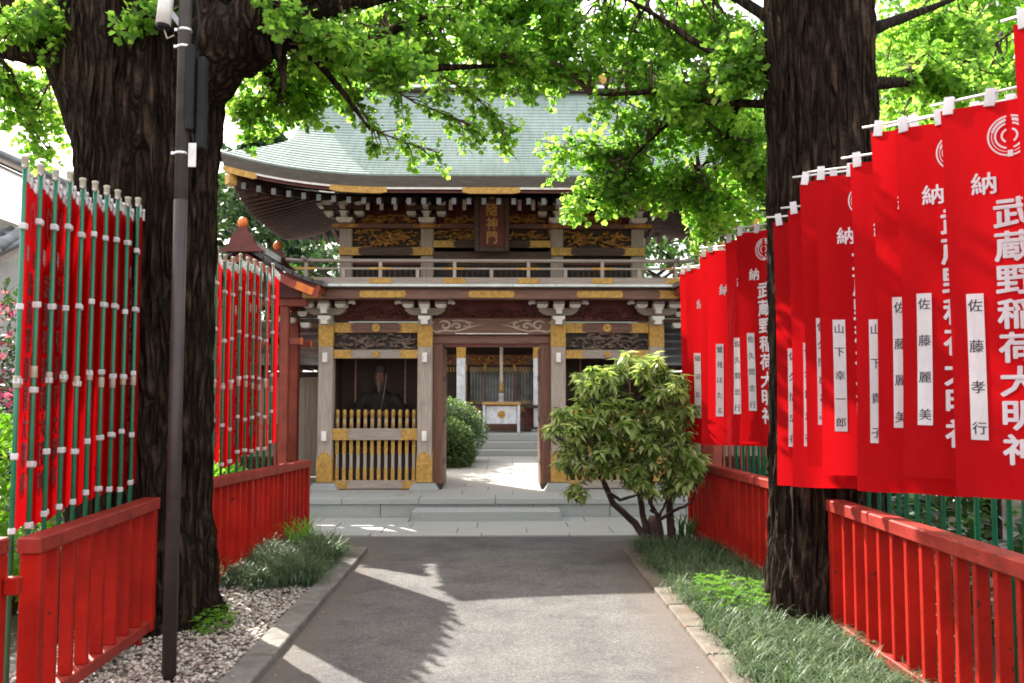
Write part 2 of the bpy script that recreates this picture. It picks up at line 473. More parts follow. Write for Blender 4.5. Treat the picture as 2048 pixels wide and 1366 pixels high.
M['leaf_bright'] = leaf_mat('leaf_bright', [(.10, .26, .02), (.16, .36, .03), (.24, .44, .05)], .5)
M['mondo'] = leaf_mat('mondo_blade', [(.045, .085, .045), (.09, .145, .075), (.15, .21, .12), (.22, .28, .19)], .35, .42)
M['azalea'] = leaf_mat('azalea_petal', [(.55, .06, .22), (.65, .12, .33), (.75, .25, .45)], .4)
M['skin_wood'] = mat('skin_wood', (.19, .07, .05), (.12, .05, .035), 10, .6)
M['robe'] = mat('robe', (.018, .013, .012), (.010, .007, .007), 10, .7, spots=(.12, .07, .03), spot_scale=14, spot_at=.66, spec=.2)
M['beard'] = mat('beard', (.11, .09, .075), (.07, .06, .05), 30, .8)
M['glass'] = mat('glass_dark', (.30, .42, .42), (.12, .17, .18), 3, .08)
M['rope'] = mat('rope', (.75, .66, .58), (.55, .42, .32), 25, .8)

# ------------------------------------------------------------------ letter outlines, all made in one go
_GLYPH = {}
def _glyphs(chars):
    made = []
    for ch, bold in chars:
        cu = bpy.data.curves.new('lettering', 'FONT'); cu.body = ch; cu.size = 1.0; cu.offset = bold; cu.resolution_u = 2
        o = bpy.data.objects.new('lettering', cu); COL.objects.link(o); made.append((ch, bold, o, cu))
    dg = bpy.context.evaluated_depsgraph_get()
    for ch, bold, o, cu in made:
        me = bpy.data.meshes.new_from_object(o.evaluated_get(dg))
        v = [tuple(q.co) for q in me.vertices]; f = [tuple(p.vertices) for p in me.polygons]
        xs = [q[0] for q in v]; ys = [q[1] for q in v]
        cx, cy = (min(xs)+max(xs))/2, (min(ys)+max(ys))/2
        _GLYPH[(ch, bold)] = ([(p-cx, q-cy) for p, q, _ in v], f)
        bpy.data.meshes.remove(me)
    for ch, bold, o, cu in made:
        bpy.data.objects.remove(o); bpy.data.curves.remove(cu)
def text_mesh(ch, size, bold=0.0):
    v, f = _GLYPH[(ch, 0.0)]
    return [(p*size, q*size) for p, q in v], f
_SHIFT = [(0, 0), (1, .2), (-1, -.2), (.3, 1), (-.3, -1), (.7, .7), (-.7, -.7), (.7, -.7), (-.7, .7)]
_glyphs([(c, 0.0) for c in sorted(set('隨神門武蔵野稲荷大明神納奉佐藤孝行麗美山下貴子幸一郎久間ひとみ忠鷲見はたる啓細沼五雄'))])
# ================================================================== the ground
def sheet(name, pts, z, m, label=None, kind='structure'):
    b = MB(); b.add([(x, y, z) for x, y in pts], [tuple(range(len(pts)))])
    o = b.build(name, m); tag(o, label, None, None, kind)
    return o
sheet('ground', [(-400, -60), (400, -60), (400, 900), (-400, 900)], 0.0, M['soil'], 'bare dark soil under the planting and around the gate')
PL, PR = -1.35, 1.25
sheet('path', [(PL, -3), (PR, -3), (PR, 8.86), (PL, 8.86)], .006, M['asphalt'], 'worn brownish asphalt path leading to the gate')
sheet('cross_lane', [(-6, 8.864), (6, 8.864), (6, 10.2), (-6, 10.2)], .005, M['asphalt_grey'], 'grey asphalt lane crossing in front of the pavement')

# kerbs made of single stones
def kerb(x0, x1, y0, y1, n, h, m, label, seed):
    r = random.Random(seed)
    base = MB().box(x0+.004, x1-.004, y0, y1, -.05, h*.5)
    o = base.build('kerb', M['granite_dark']); tag(o, label, None, None, 'structure')
    L = (y1-y0)/n
    for i in range(n):
        b = MB().box(x0+r.uniform(-.003, .003), x1+r.uniform(-.003, .003), y0+i*L+.004, y0+(i+1)*L-.004, -.04, h+r.uniform(-.004, .004), .008)
        b.build('kerb_stone', m, o)
kerb(PL-.18, PL, -2, 8.80, 18, .055, M['concrete'], 'grey concrete kerb beside the white pebbles', 1)
kerb(PR, PR+.16, -2, 8.84, 18, .040, M['concrete_warm'], 'buff concrete kerb beside the long grass border', 2)
# short end stone of the planting at the lane
b = MB().box(-2.5, PL-.19, 8.82, 8.92, -.04, .10, .01)
tag(b.build('kerb', M['concrete']), 'short kerb stone closing the grass border at the lane', None, None, 'structure')
b = MB().box(PR+.18, 2.6, 8.92, 9.0, -.04, .05, .01)
tag(b.build('kerb', M['concrete_warm']), 'short kerb stone behind the shrub at the lane', None, None, 'structure')

# stone pavement in front of the gate platform
pav = MB().box(-5.2, 5.2, 9.74, 11.1, -.05, .012).build('pavement', M['granite_dark'])
tag(pav, 'pale stone slab pavement in front of the gate platform', None, None, 'structure')
r = random.Random(5)
for row, (ya, yb) in enumerate(((9.70, 9.86), (9.87, 10.28), (10.29, 10.68), (10.69, 11.09))):
    x = -5.2 + r.uniform(0, .4)
    while x < 5.1:
        L = r.uniform(.75, 1.15) if row else r.uniform(.9, 1.3)
        bow = -.0 if row else 0
        bb = MB().box(x+.005, min(x+L, 5.3)-.005, ya+bow, yb, -.03, .026+r.uniform(-.003, .003), .006)
        bb.build('paving_slab', M['granite_pale'] if r.random() < .7 else M['granite'], pav)
        x += L

# ================================================================== the gate
G = thing('temple_gate', (-.12, 13.05, 0), 'two storey wooden temple gate with pale green copper roof and gold fittings', 'gate')
def gp(name, b, m, smooth=False, parent=None):
    return b.build(name, M[m] if isinstance(m, str) else m, parent or G, smooth)

# --- platform: core, coping stones, facing stones, floor slabs
FZ = .265
r = random.Random(11)
core = gp('platform', MB().box(-3.85, 3.85, -1.90, 1.9, -.05, FZ-.03), 'granite_dark')
x = -3.9
for i in range(8):
    L = .99
    gp('coping_stone', MB().box(x+.003, x+L-.003, -1.96, -1.5, FZ-.075, FZ+r.uniform(-.002, .002), .006), 'granite', parent=core)
    gp('facing_stone', MB().box(x+.5*L+.004, x+1.5*L-.004, -1.93, -1.85, -.02, FZ-.078, .004), 'granite', parent=core)
    x += L
for row in range(7):
    x = -3.9 - (row % 2)*.35; yy = -1.497 + row*.49
    while x < 3.8:
        gp('floor_slab', MB().box(x+.003, x+.697, yy+.003, yy+.487, FZ-.04, FZ-.001+r.uniform(-.002, .001), .004), 'granite_pale', parent=core)
        x += .7
step = thing('stone_step', (-.17, 10.93, 0), 'single granite doorstep block in front of the gate platform', 'step')
MB().box(-.93, .93, -.20, .16, .0, .155, .012).build('step_block', M['granite'], step)

CX_L = (-2.36, -.95, .95, 2.36)
CY = .85
# --- lower columns with stone bases and gilt bands
def fork(x0, x1, z0, z1, d=1, tip=.06):
    """gilt plate: straight at x0, forked at x1"""
    zm = (z0+z1)/2; h = (z1-z0)/2
    s = 1 if x1 > x0 else -1
    p = [(x0, z0), (x1, z0), (x1-s*tip*.8, z0+h*.45), (x1-s*tip*.45, zm-h*.18), (x1-s*tip, zm), (x1-s*tip*.45, zm+h*.18), (x1-s*tip*.8, z1-h*.45), (x1, z1), (x0, z1)]
    return p
for xi, cx in enumerate(CX_L):
    for cy in (-CY, CY):
        b = MB()
        b.prism([(-.21, 0), (.21, 0), (.15, .095), (-.15, .095)], -.19, .19)
        o = b.build('column_base', M['granite'], G); o.location = (cx, cy, FZ)
        c = gp('column', MB().box(cx-.105, cx+.105, cy-.105, cy+.105, FZ+.095, 2.68, .014), 'wood_grey')
        f = -1 if cy < 0 else 1
        gp('top_band', MB().box(cx-.109, cx+.109, cy-.109, cy+.109, 2.28, 2.60, .01), 'gold', parent=c)
        z0 = FZ+.11
        pr = [(-.110, z0), (.110, z0), (.110, z0+.30), (.095, z0+.31), (.085, z0+.36), (.05, z0+.40), (0, z0+.43), (-.05, z0+.40), (-.085, z0+.36), (-.095, z0+.31), (-.110, z0+.30)]
        bb = MB()
        bb.prism([(cx+p, q) for p, q in pr], cy-.111, cy+.111)
        bb.prism([(cy+p*1.0, q-.002) for p, q in pr], cx-.1125, cx+.1125, 'x')
        gp('foot_band', bb, 'gold', parent=c)
        if cy < 0:
            for zz in (2.13, 1.02):
                q = MB().box(cx-.035, cx+.035, cy-.165, cy-.105, zz-.07, zz+.07, .008)
                gp('wall_lamp', q, 'white_paint', parent=c)

# --- carved boards
def carving(w_, h_, seed, dens=1.0, thick=.012):
    rr = random.Random(seed); b = MB()
    n = int(16*dens*max(1, w_/.6))
    for i in range(n):
        cx = rr.uniform(-w_/2+.05, w_/2-.05); cz = rr.uniform(-h_/2+.03, h_/2-.03)
        ra = rr.uniform(.03, .13); a0 = rr.uniform(0, 6.28); sw = rr.uniform(1.5, 3.6)*rr.choice((-1, 1)); el = rr.uniform(.35, .8)
        pts = []; rad = []
        for k in range(7):
            t = k/6; a = a0+sw*t; q = ra*(1-.5*t)
            px = max(-w_/2+.008, min(w_/2-.008, cx+math.cos(a)*q*1.3)); pz = max(-h_/2+.008, min(h_/2-.008, cz+math.sin(a)*q*el))
            pts.append((px, -.012-.03*math.sin(t*3.1)*rr.uniform(.6, 1), pz)); rad.append(thick*(.35+.9*math.sin(math.pi*(.12+.8*t))))
        b.tube(pts, rad, 5)
    for i in range(int(8*dens*max(1, w_/.6))):
        cx = rr.uniform(-w_/2+.06, w_/2-.06); cz = rr.uniform(-h_/2+.035, h_/2-.035)
        b.ball((cx, -.02, cz), rr.uniform(.018, .042), .022, rr.uniform(.012, .028), 7, 4)
    return b
def carved(x0, x1, z0, z1, y, seed, mt, back='wood_black', dens=1.0, thick=.012):
    bk = gp('carved_panel', MB().box(x0, x1, y, y+.03, z0, z1), back)
    o = gp('carving', carving(x1-x0, z1-z0, seed, dens, thick), mt, True, bk)
    o.location = ((x0+x1)/2, y, (z0+z1)/2)
def disc(cx, cz, y0, y1, rad, n=20, petals=True):
    b = MB(); p = []
    for k in range(n*2):
        a = math.pi*k/n
        p.append((cx+math.cos(a)*rad*(1 if k % 2 else .94), cz+math.sin(a)*rad*(1 if k % 2 else .94)))
    b.prism(p, y0, y1)
    b.ball((cx, y0, cz), rad*.32, .012, rad*.32, 8, 4)
    return b

# --- lower storey bays
for s in (-1, 1):
    xa, xb = sorted((s*(2.36-.105), s*(.95+.105)))
    for zz0, zz1, nm, rad in ((2.485, 2.635, 'tie_beam', .062), (2.12, 2.245, 'tie_beam', .048)):
        bm_ = gp(nm, MB().box(xa, xb, -CY-.06, -CY+.06, zz0, zz1, .008), 'wood_red' if zz0 > 2.3 else 'wood_grey_h')
        for q in (1, -1):
            e = xa if q > 0 else xb
            gp('end_fitting', MB().prism(fork(e, e+q*.30, zz0+.004, zz1-.004, tip=.09), -CY-.068, -CY-.058), 'gold', parent=bm_)
        gp('flower_crest', disc((xa+xb)/2, (zz0+zz1)/2, -CY-.078, -CY-.058, rad), 'gold', parent=bm_)
    carved(xa, xb, 2.248, 2.482, -CY-.0, 31+s, 'wood_carve', 'wood_black', 1.5, .015)
    # niche: back wall, side walls, ceiling, inner pale uprights
    gp('niche_back', MB().box(xa-.1, xb+.1, .0, .03, FZ, 2.6), 'wood_dark')
    gp('niche_side', MB().box(s*(2.30), s*(2.34), -CY+.1, CY-.1, FZ, 2.6), 'wood_dark')
    gp('niche_side', MB().box(s*(1.02), s*(.98), -CY+.1, CY-.1, FZ, 2.6), 'wood_dark')
    gp('niche_ceiling', MB().box(xa, xb, -CY+.05, CY-.05, 2.6, 2.63), 'wood_black')
    gp('niche_floor', MB().box(xa, xb, -CY+.12, 0, FZ, FZ+.5), 'wood_dark')
    for xx in (xa+.25, xb-.22):
        gp('inner_post', MB().box(xx-.012, xx+.012, -.52, -.50, FZ+.5, 2.6), 'wood_red_v')
    # low railing of the niche
    gp('rail', MB().box(xa-.02, xb+.02, -CY-.055, -CY+.045, FZ+.01, FZ+.125, .008), 'wood_grey_h')
    for q in (1, -1):
        e = xa if q > 0 else xb
        gp('rail_fitting', MB().prism(fork(e, e+q*.26, FZ+.014, FZ+.121, tip=.10), -CY-.063, -CY-.053), 'gold')
        gp('rail_fitting', MB().prism(fork(e-q*.02, e+q*.27, .964, 1.121, tip=.08), -CY-.078, -CY-.066), 'gold')
    gp('rail', MB().box(xa-.02, xb+.02, -CY-.07, -CY-.005, .96, 1.125, .008), 'wood_grey_h')
    nb = 12
    for k in range(nb):
        xx = xa+.055+(xb-xa-.11)*k/(nb-1)
        br = gp('baluster', MB().box(xx-.021, xx+.021, -CY+.0, -CY+.042, FZ+.125, 1.33, .006), 'wood_grey')
        gp('baluster_collar', MB().box(xx-.024, xx+.024, -CY-.004, -CY+.045, .76, .958), 'gold', parent=br)
        gp('baluster_foot', MB().box(xx-.024, xx+.024, -CY-.004, -CY+.045, FZ+.126, FZ+.30), 'gold', parent=br)
        bt = MB().lathe([(.026, 1.13), (.026, 1.24), (.018, 1.25), (.018, 1.265), (.027, 1.27), (.029, 1.36), (.024, 1.385), (.008, 1.395)], (xx, -CY+.021, 0), 10)
        gp('baluster_cap', bt, 'gold', True, br)
    # sill and boards behind the railing
    gp('niche_board', MB().box(xa, xb, -CY+.10, -CY+.118, FZ, FZ+.5), 'wood_black')

# --- doorway: lintel with painted clouds, frame, open door leaves
lint = gp('lintel', MB().box(-.845, .845, -CY-.08, -CY+.08, 2.46, 2.70, .01), 'wood_red')
def scrolls(scale, mirror):
    b = MB()
    def sp(cx, cz, r0, r1, a0, a1, w=.014):
        pts = []; rad = []
        for k in range(14):
            t = k/13; a = a0+(a1-a0)*t; q = r0+(r1-r0)*t
            pts.append((mirror*(cx+math.cos(a)*q), 0, cz+math.sin(a)*q*.75)); rad.append(w*(.55+.6*math.sin(math.pi*min(1, .15+t*.85))))
        b.tube([Vector(p)*scale for p in pts], [q*scale for q in rad], 6)
    sp(-.50, 0, .10, .02, 2.6, -4.2); sp(-.33, -.01, .075, .015, 3.4, -3.0); sp(-.58, -.02, .12, .10, 2.2, 4.9, .012)
    sp(-.18, .02, .06, .012, -2.6, 3.0, .011)
    pts = [(-.60, 0, -.085), (-.48, 0, -.07), (-.36, 0, -.085), (-.22, 0, -.05), (-.06, 0, .0), (.03, 0, .012)]
    b.tube([Vector((mirror*p[0], 0, p[2]))*scale for p in pts], [.012*scale, .014*scale, .012*scale, .011*scale, .008*scale, .003*scale], 6)
    pts = [(-.40, 0, .07), (-.30, 0, .075), (-.2, 0, .06), (-.08, 0, .04)]
    b.tube([Vector((mirror*p[0], 0, p[2]))*scale for p in pts], [.010*scale, .014*scale, .011*scale, .004*scale], 6)
    return b
for mir in (1, -1):
    o = gp('cloud_scroll', scrolls(1.0, mir), 'scroll', True, lint); o.location = (-mir*.17, -CY-.082, 2.59)
gp('lintel_line', MB().box(-.52, .52, -CY-.085, -CY-.079, 2.468, 2.482), 'white_paint', parent=lint)
gp('door_head', MB().box(-.845, .845, -CY-.02, -CY+.06, 2.335, 2.458, .006), 'wood_red')
gp('door_head', MB().box(-.69, .69, -CY+.0, -CY+.08, 2.29, 2.333), 'maroon')
for s in (-1, 1):
    gp('door_jamb', MB().box(s*.845, s*.70, -CY-.01, -CY+.09, FZ, 2.333, .008), 'wood_red_v')
    dl = gp('door_leaf', MB().box(s*.695, s*.745, -CY+.10, -CY+.80, FZ+.02, 2.29, .006), 'wood_red_v')
    for zz in (.6, 1.2, 1.8):
        gp('door_rail', MB().box(s*.690, s*.695, -CY+.11, -CY+.79, zz, zz+.08), 'wood_dark', parent=dl)
    gp('door_hinge', MB().box(s*.845, s*.875, -CY-.03, -CY-.012, 1.02, 1.12), 'steel_grey')
    gp('door_hinge', MB().box(s*.845, s*.875, -CY-.03, -CY-.012, 2.05, 2.15), 'steel_grey')
    gp('door_foot', MB().box(s*.70, s*.86, -CY-.015, -CY+.12, FZ, FZ+.09, .01), 'wood_black')
    # rear of the bays
    xa, xb = sorted((s*(2.36-.105), s*(.95+.105)))
    gp('rear_wall', MB().box(xa, xb, CY-.02, CY+.02, FZ, 2.6), 'wood_red_v')
gp('rear_lintel', MB().box(-.845, .845, CY-.08, CY+.08, 2.42, 2.68, .01), 'wood_red')
gp('passage_ceiling', MB().box(-.95, .95, -CY+.08, CY-.08, 2.64, 2.67), 'wood_dark')

# --- frieze zone over the lower columns
gp('frieze_board', MB().box(-2.5, 2.5, -CY+.02, -CY+.06, 2.66, 2.98), 'maroon')
for s in (-1, 1):
    gp('frieze_board', MB().box(s*2.36, s*2.40, -CY+.02, CY, 2.62, 2.98), 'maroon')
for s in (-1, 0, 1):
    cx = s*1.655
    o = gp('transom_carving', carving(.95 if s else 1.3, .17, 77+s, 1.1, .012), 'maroon', True); o.location = (cx, -CY+.02, 2.76)
def boat(w_, h_):
    return [(-w_/2, h_), (-w_/2, h_*.62), (-w_*.40, h_*.18), (-w_*.30, 0), (-.035, 0), (0, h_*.05), (.035, 0), (w_*.30, 0), (w_*.40, h_*.18), (w_/2, h_*.62), (w_/2, h_)]
def bowl(w_, h_):
    return [(-w_/2, h_), (-w_/2, h_*.45), (-w_*.3, 0), (w_*.3, 0), (w_/2, h_*.45), (w_/2, h_)]
def moved(p, dx, dz): return [(a+dx, c+dz) for a, c in p]
for cx in CX_L:
    y = -CY
    cap = gp('capital', MB().prism([(cx-.045, 2.60), (cx+.045, 2.60), (cx+.045, 2.655), (cx+.085, 2.675), (cx+.085, 2.715), (cx-.085, 2.715), (cx-.085, 2.675), (cx-.045, 2.655)], y-.26, y-.10), 'white_paint')
    gp('bearing_block', MB().box(cx-.1, cx+.1, y-.1, y+.1, 2.68, 2.735), 'wood_grey_h')
    arm = gp('bracket_arm', MB().prism(moved(boat(.56, .10), cx, 2.735), y-.16, y-.06), 'wood_grey_h')
    gp('stem_block', MB().prism([(cx-.04, 2.748), (cx+.04, 2.748), (cx+.04, 2.80), (cx+.075, 2.83), (cx-.075, 2.83), (cx-.04, 2.80)], y-.30, y-.165), 'white_paint')
    for dx in (-.23, 0, .23):
        bl = gp('bracket_block', MB().prism(moved(bowl(.15, .05), cx+dx, 2.83), y-(.27 if dx else .31), y-.05), 'white_paint')
        gp('block_top', MB().box(cx+dx-.078, cx+dx+.078, y-(.272 if dx else .312), y-.05, 2.8805, 2.92), 'wood_grey_h', parent=bl)
    for s in (-1, 1):
        pts = []
        for k in range(9):
            a = k/8
            pts.append((cx+s*(.33+.10*a), y-.18, 2.895+.02*math.sin(a*5)+.035*a))
        gp('nose_scroll', MB().tube(pts, [.018, .028, .034, .034, .03, .032, .034, .026, .012], 8), 'white_paint', True)
# side noses at the outer columns
for s in (-1, 1):
    for k, (dx, dz) in enumerate(((.30, -.10), (.52, -.03), (.34, .06))):
        gp('nose_block', MB().prism(moved(bowl(.13, .07), s*(2.36+dx), 2.66+dz), -CY-.1, -CY+.05), 'white_paint')
        gp('nose_arm', MB().box(s*2.36, s*(2.36+dx+.1), -CY-.05, -CY+.04, 2.735+dz, 2.79+dz), 'wood_dark')

# --- balcony
BY = -1.42
BW = 2.62
gp('balcony_beam', MB().box(-BW+.02, BW-.02, BY+.06, BY+.20, 2.925, 3.055, .008), 'wood_red')
for s in (-1, 1):
    gp('balcony_beam', MB().box(s*(BW-.16), s*(BW-.02), BY+.205, -BY-.2, 2.925, 3.055, .008), 'wood_red')
gp('balcony_beam', MB().box(-BW+.02, BW-.02, -BY-.2, -BY-.06, 2.925, 3.055, .008), 'wood_red')
gp('balcony_floor', MB().box(-BW+.03, BW-.03, BY+.07, -BY-.07, 3.056, 3.085), 'wood_dark')
for px in (-1.50, -.0, 1.50):
    p = []
    h_ = .047
    for sgn in (-1, 1):
        for k in range(7):
            a = (-math.pi/2 + math.pi*k/6)
            p.append((px+sgn*(.29+math.cos(a)*.03), 2.99+sgn*math.sin(a)*h_))
    gp('gilt_plate', MB().prism(p, BY+.048, BY+.062), 'gold')
for s in (-1, 1):
    gp('gilt_plate', MB().prism(fork(s*(BW-.015), s*(BW-.32), 2.935, 3.045, tip=.06), BY+.046, BY+.062), 'gold')
L = (2*BW+.08)/9
for i in range(9):
    x0 = -BW-.04+i*L
    gp('copper_edge', MB().box(x0+.002, x0+L-.002, BY-.02, BY+.30, 3.087, 3.122, .004), 'copper_pale')
for s in (-1, 1):
    gp('copper_edge', MB().box(s*(BW-.28), s*(BW+.04), BY+.305, -BY, 3.087, 3.122, .004), 'copper_pale')
def railing(p0, p1, n, fr):
    p0 = Vector(p0); p1 = Vector(p1); d = (p1-p0); ax = d.normalized(); nrm = Vector((ax.y, -ax.x, 0))
    gp('kick_board', MB().beam(p0+Vector((0, 0, 3.175)), p1+Vector((0, 0, 3.175)), .05, .095), 'wood_grey_h')
    gp('mid_rail', MB().beam(p0-ax*.08+Vector((0, 0, 3.345)), p1+ax*.08+Vector((0, 0, 3.345)), .04, .026), 'wood_grey_h')
    gp('top_rail', MB().tube([p0-ax*.28+Vector((0, 0, 3.47)), p0-ax*.1+Vector((0, 0, 3.455)), p1+ax*.1+Vector((0, 0, 3.455)), p1+ax*.28+Vector((0, 0, 3.47))], .026, 8), 'wood_grey_h', True)
    for k in range(n+1):
        q = p0+d*k/n
        big = k % 2 == 0
        gp('rail_post', MB().beam(q+Vector((0, 0, 3.223)), q+Vector((0, 0, 3.44 if big else 3.332)), .045, .045), 'wood_grey')
        if big and fr:
            gp('gilt_plate', MB().obox(q+nrm*.030+Vector((0, 0, 3.175)), (.30, .010, .075), None, .004), 'gold')
            gp('gilt_strip', MB().obox(q+nrm*.022+Vector((0, 0, 3.345)), (.30, .006, .03)), 'gold')
railing((-BW+.06, BY+.07, 0), (BW-.06, BY+.07, 0), 10, True)
railing((-BW+.06, BY+.14, 0), (-BW+.06, -BY-.14, 0), 4, False)
railing((BW-.06, BY+.14, 0), (BW-.06, -BY-.14, 0), 4, False)

# --- upper storey
CX_U = (-2.15, -.955, .955, 2.15)
UY = .55
for cx in CX_U:
    for cy in (-UY, UY):
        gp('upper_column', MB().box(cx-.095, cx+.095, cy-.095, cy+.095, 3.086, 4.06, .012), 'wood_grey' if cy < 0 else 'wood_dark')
for s in (-1, 1):
    xa, xb = sorted((s*2.24, s*.87))
    bm_ = gp('upper_beam', MB().box(xa, xb, -UY-.13, -UY-.098, 3.64, 3.765, .006), 'wood_dark')
    for q in (1, -1):
        e = xa if q > 0 else xb
        gp('end_fitting', MB().prism(fork(e, e+q*.33, 3.644, 3.761, tip=.07), -UY-.139, -UY-.129), 'gold', parent=bm_)
    xa, xb = sorted((s*(2.15-.097), s*(.955+.097)))
    carved(xa, xb, 3.77, 4.04, -UY-.03, 51+s, 'gold_carve', 'wood_black', 1.8, .014)
    gp('upper_wall', MB().box(xa, xb, -UY+.02, -UY+.04, 3.086, 3.70), 'wood_black')
    gp('window_head', MB().box(xa, xb, -UY-.02, -UY+.018, 3.52, 3.58), 'maroon')
    for k in range(12):
        xx = xa+.06+(xb-xa-.12)*k/11
        gp('window_bar', MB().box(xx-.014, xx+.014, -UY-.01, -UY+.018, 3.20, 3.50), 'wood_dark')
    gp('window_sill', MB().box(xa, xb, -UY-.03, -UY+.018, 3.16, 3.20), 'wood_dark')
    gp('upper_side_wall', MB().box(s*2.13, s*2.16, -UY+.1, UY-.1, 3.086, 4.3), 'wood_dark')
cbm = gp('upper_beam', MB().box(-.86, .86, -UY-.13, -UY-.098, 3.58, 3.70, .006), 'wood_dark')
for q in (1, -1):
    gp('gilt_plate', MB().prism(fork(-q*.86, -q*.52, 3.762, 3.862, tip=.07), -UY-.139, -UY-.125), 'gold')
gp('upper_beam', MB().box(-.86, .86, -UY-.125, -UY-.098, 3.76, 3.865), 'wood_dark')
carved(-.86, .86, 3.868, 4.04, -UY-.03, 55, 'gold_carve', 'wood_black', 1.5, .012)
gp('upper_wall', MB().box(-.86, .86, -UY+.02, -UY+.04, 3.086, 3.70), 'wood_black')
for k in range(16):
    xx = -.62+1.24*k/15
    gp('door_bar', MB().box(xx-.011, xx+.011, -UY-.02, -UY+.018, 3.14, 3.52), 'wood_dark')
for zz in (3.14, 3.30, 3.52):
    gp('door_cross_bar', MB().box(-.65, .65, -UY-.028, -UY-.021, zz-.014, zz+.014), 'wood_dark')
for zz in (3.545,):
    gp('gilt_strip', MB().box(-.66, .66, -UY-.032, -UY-.022, zz, zz+.012), 'gold_carve')
gp('upper_rear_wall', MB().box(-2.1, 2.1, UY-.03, UY, 3.086, 4.5), 'wood_dark')
gp('head_beam', MB().box(-2.32, 2.32, -UY-.15, -UY+.05, 4.042, 4.11, .006), 'wood_red')
for cx in CX_U:
    gp('gilt_strip', MB().box(cx-.2, cx+.2, -UY-.157, -UY-.149, 4.05, 4.102), 'gold_carve')
gp('frieze_board', MB().box(-2.2, 2.2, -UY-.02, -UY+.0, 4.112, 4.75), 'maroon')
for s in (-1, 1):
    gp('frieze_board', MB().box(s*2.2, s*2.17, -UY, UY, 4.112, 4.75), 'maroon')
for s, x0, x1 in ((-1, -1.98, -1.12), (0, -.78, .78), (1, 1.12, 1.98)):
    o = gp('frieze_carving', carving(x1-x0, .15, 91+s, 1.6, .014), 'gold_carve', True); o.location = ((x0+x1)/2, -UY-.03, 4.19)
for cx in CX_U:
    y = -UY
    gp('bearing_block', MB().prism([(cx-.08, 4.112), (cx+.08, 4.112), (cx+.12, 4.145), (cx+.12, 4.185), (cx-.12, 4.185), (cx-.12, 4.145)], y-.24, y-.02), 'white_paint')
    gp('bracket_arm', MB().prism(moved(boat(.62, .06), cx, 4.19), y-.16, y-.06), 'wood_dark')
    gp('stem_block', MB().prism([(cx-.04, 4.188), (cx+.04, 4.188), (cx+.04, 4.235), (cx+.07, 4.265), (cx-.07, 4.265), (cx-.04, 4.235)], y-.32, y-.17), 'white_paint')
    for tz, off in ((4.205, .30), (4.345, .42)):
        for dx in ((-.22, .22) if tz < 4.3 else (-.22, 0, .22)):
            gp('bracket_block', MB().prism(moved(bowl(.13, .055), cx+dx, tz), y-off, y-.05), 'white_paint')
            gp('block_top', MB().box(cx+dx-.066, cx+dx+.066, y-off-.002, y-.05, tz+.056, tz+.10), 'wood_dark')
    gp('bracket_arm', MB().prism(moved(boat(.62, .06), cx, 4.29), y-.30, y-.20), 'wood_dark')
    gp('stem_block', MB().box(cx-.035, cx+.035, y-.46, y-.31, 4.285, 4.34), 'white_paint')
k = 0
for xx in np.arange(-2.0, 2.01, .2):
    if min(abs(xx-c) for c in CX_U) < .3 or abs(xx) < .35: continue
    gp('tail_rafter', MB().box(xx-.03, xx+.03, -UY-.30, -UY-.02, 4.29, 4.42), 'maroon')
    gp('rafter_cap', MB().box(xx-.026, xx+.026, -UY-.312, -UY-.302, 4.275, 4.43), 'white_paint')
gp('purlin', MB().box(-2.45, 2.45, -UY-.50, -UY-.40, 4.545, 4.62), 'wood_dark')
for s in (-1, 1):
    # corner bracket clusters reaching out to the side
    for dx, dz in ((.22, .20), (.36, .30), (.22, .34)):
        gp('bracket_block', MB().prism(moved(bowl(.14, .075), s*(2.15+dx), 4.06+dz), -UY-.14, -UY+.02), 'white_paint')
        gp('bracket_arm', MB().box(s*2.2, s*(2.15+dx+.08), -UY-.10, -UY-.02, 4.137+dz, 4.19+dz), 'wood_dark')
    gp('side_purlin', MB().box(s*2.34, s*2.44, -UY-.4, UY+.4, 4.545, 4.62), 'wood_dark')

# --- name tablet
tb = gp('name_tablet', MB().obox((0, 0, 0), (.50, .05, .80), None, .012), 'wood_dark')
tb.location = (0, -UY-.42, 4.06); tb.rotation_euler = (R(14), 0, 0)
gp('tablet_face', MB().box(-.17, .17, -.032, -.026, -.33, .33), 'maroon', parent=tb)
for s in (-1, 1):
    gp('tablet_frame', MB().box(s*.25, s*.185, -.045, -.026, -.40, .40, .008), 'wood_dark', parent=tb)
    gp('tablet_frame', MB().box(-.184, .184, -.044, -.026, s*.40, s*.335, .008), 'wood_dark', parent=tb)
gp('tablet_crest', MB().ball((0, -.05, .37), .04, .02, .03, 10, 6), 'gold', True, tb)
bt = MB()
for ch, zz in zip('隨神門', (.20, .0, -.20)):
    v2, f2 = text_mesh(ch, .19)
    for k, (sx, sz) in enumerate(_SHIFT[:5]):
        bt.add([(a*.9+sx*.0035, -.0365-k*.0003, zz+c+sz*.0035) for a, c in v2], f2)
gp('lettering', bt, 'gold', parent=tb)

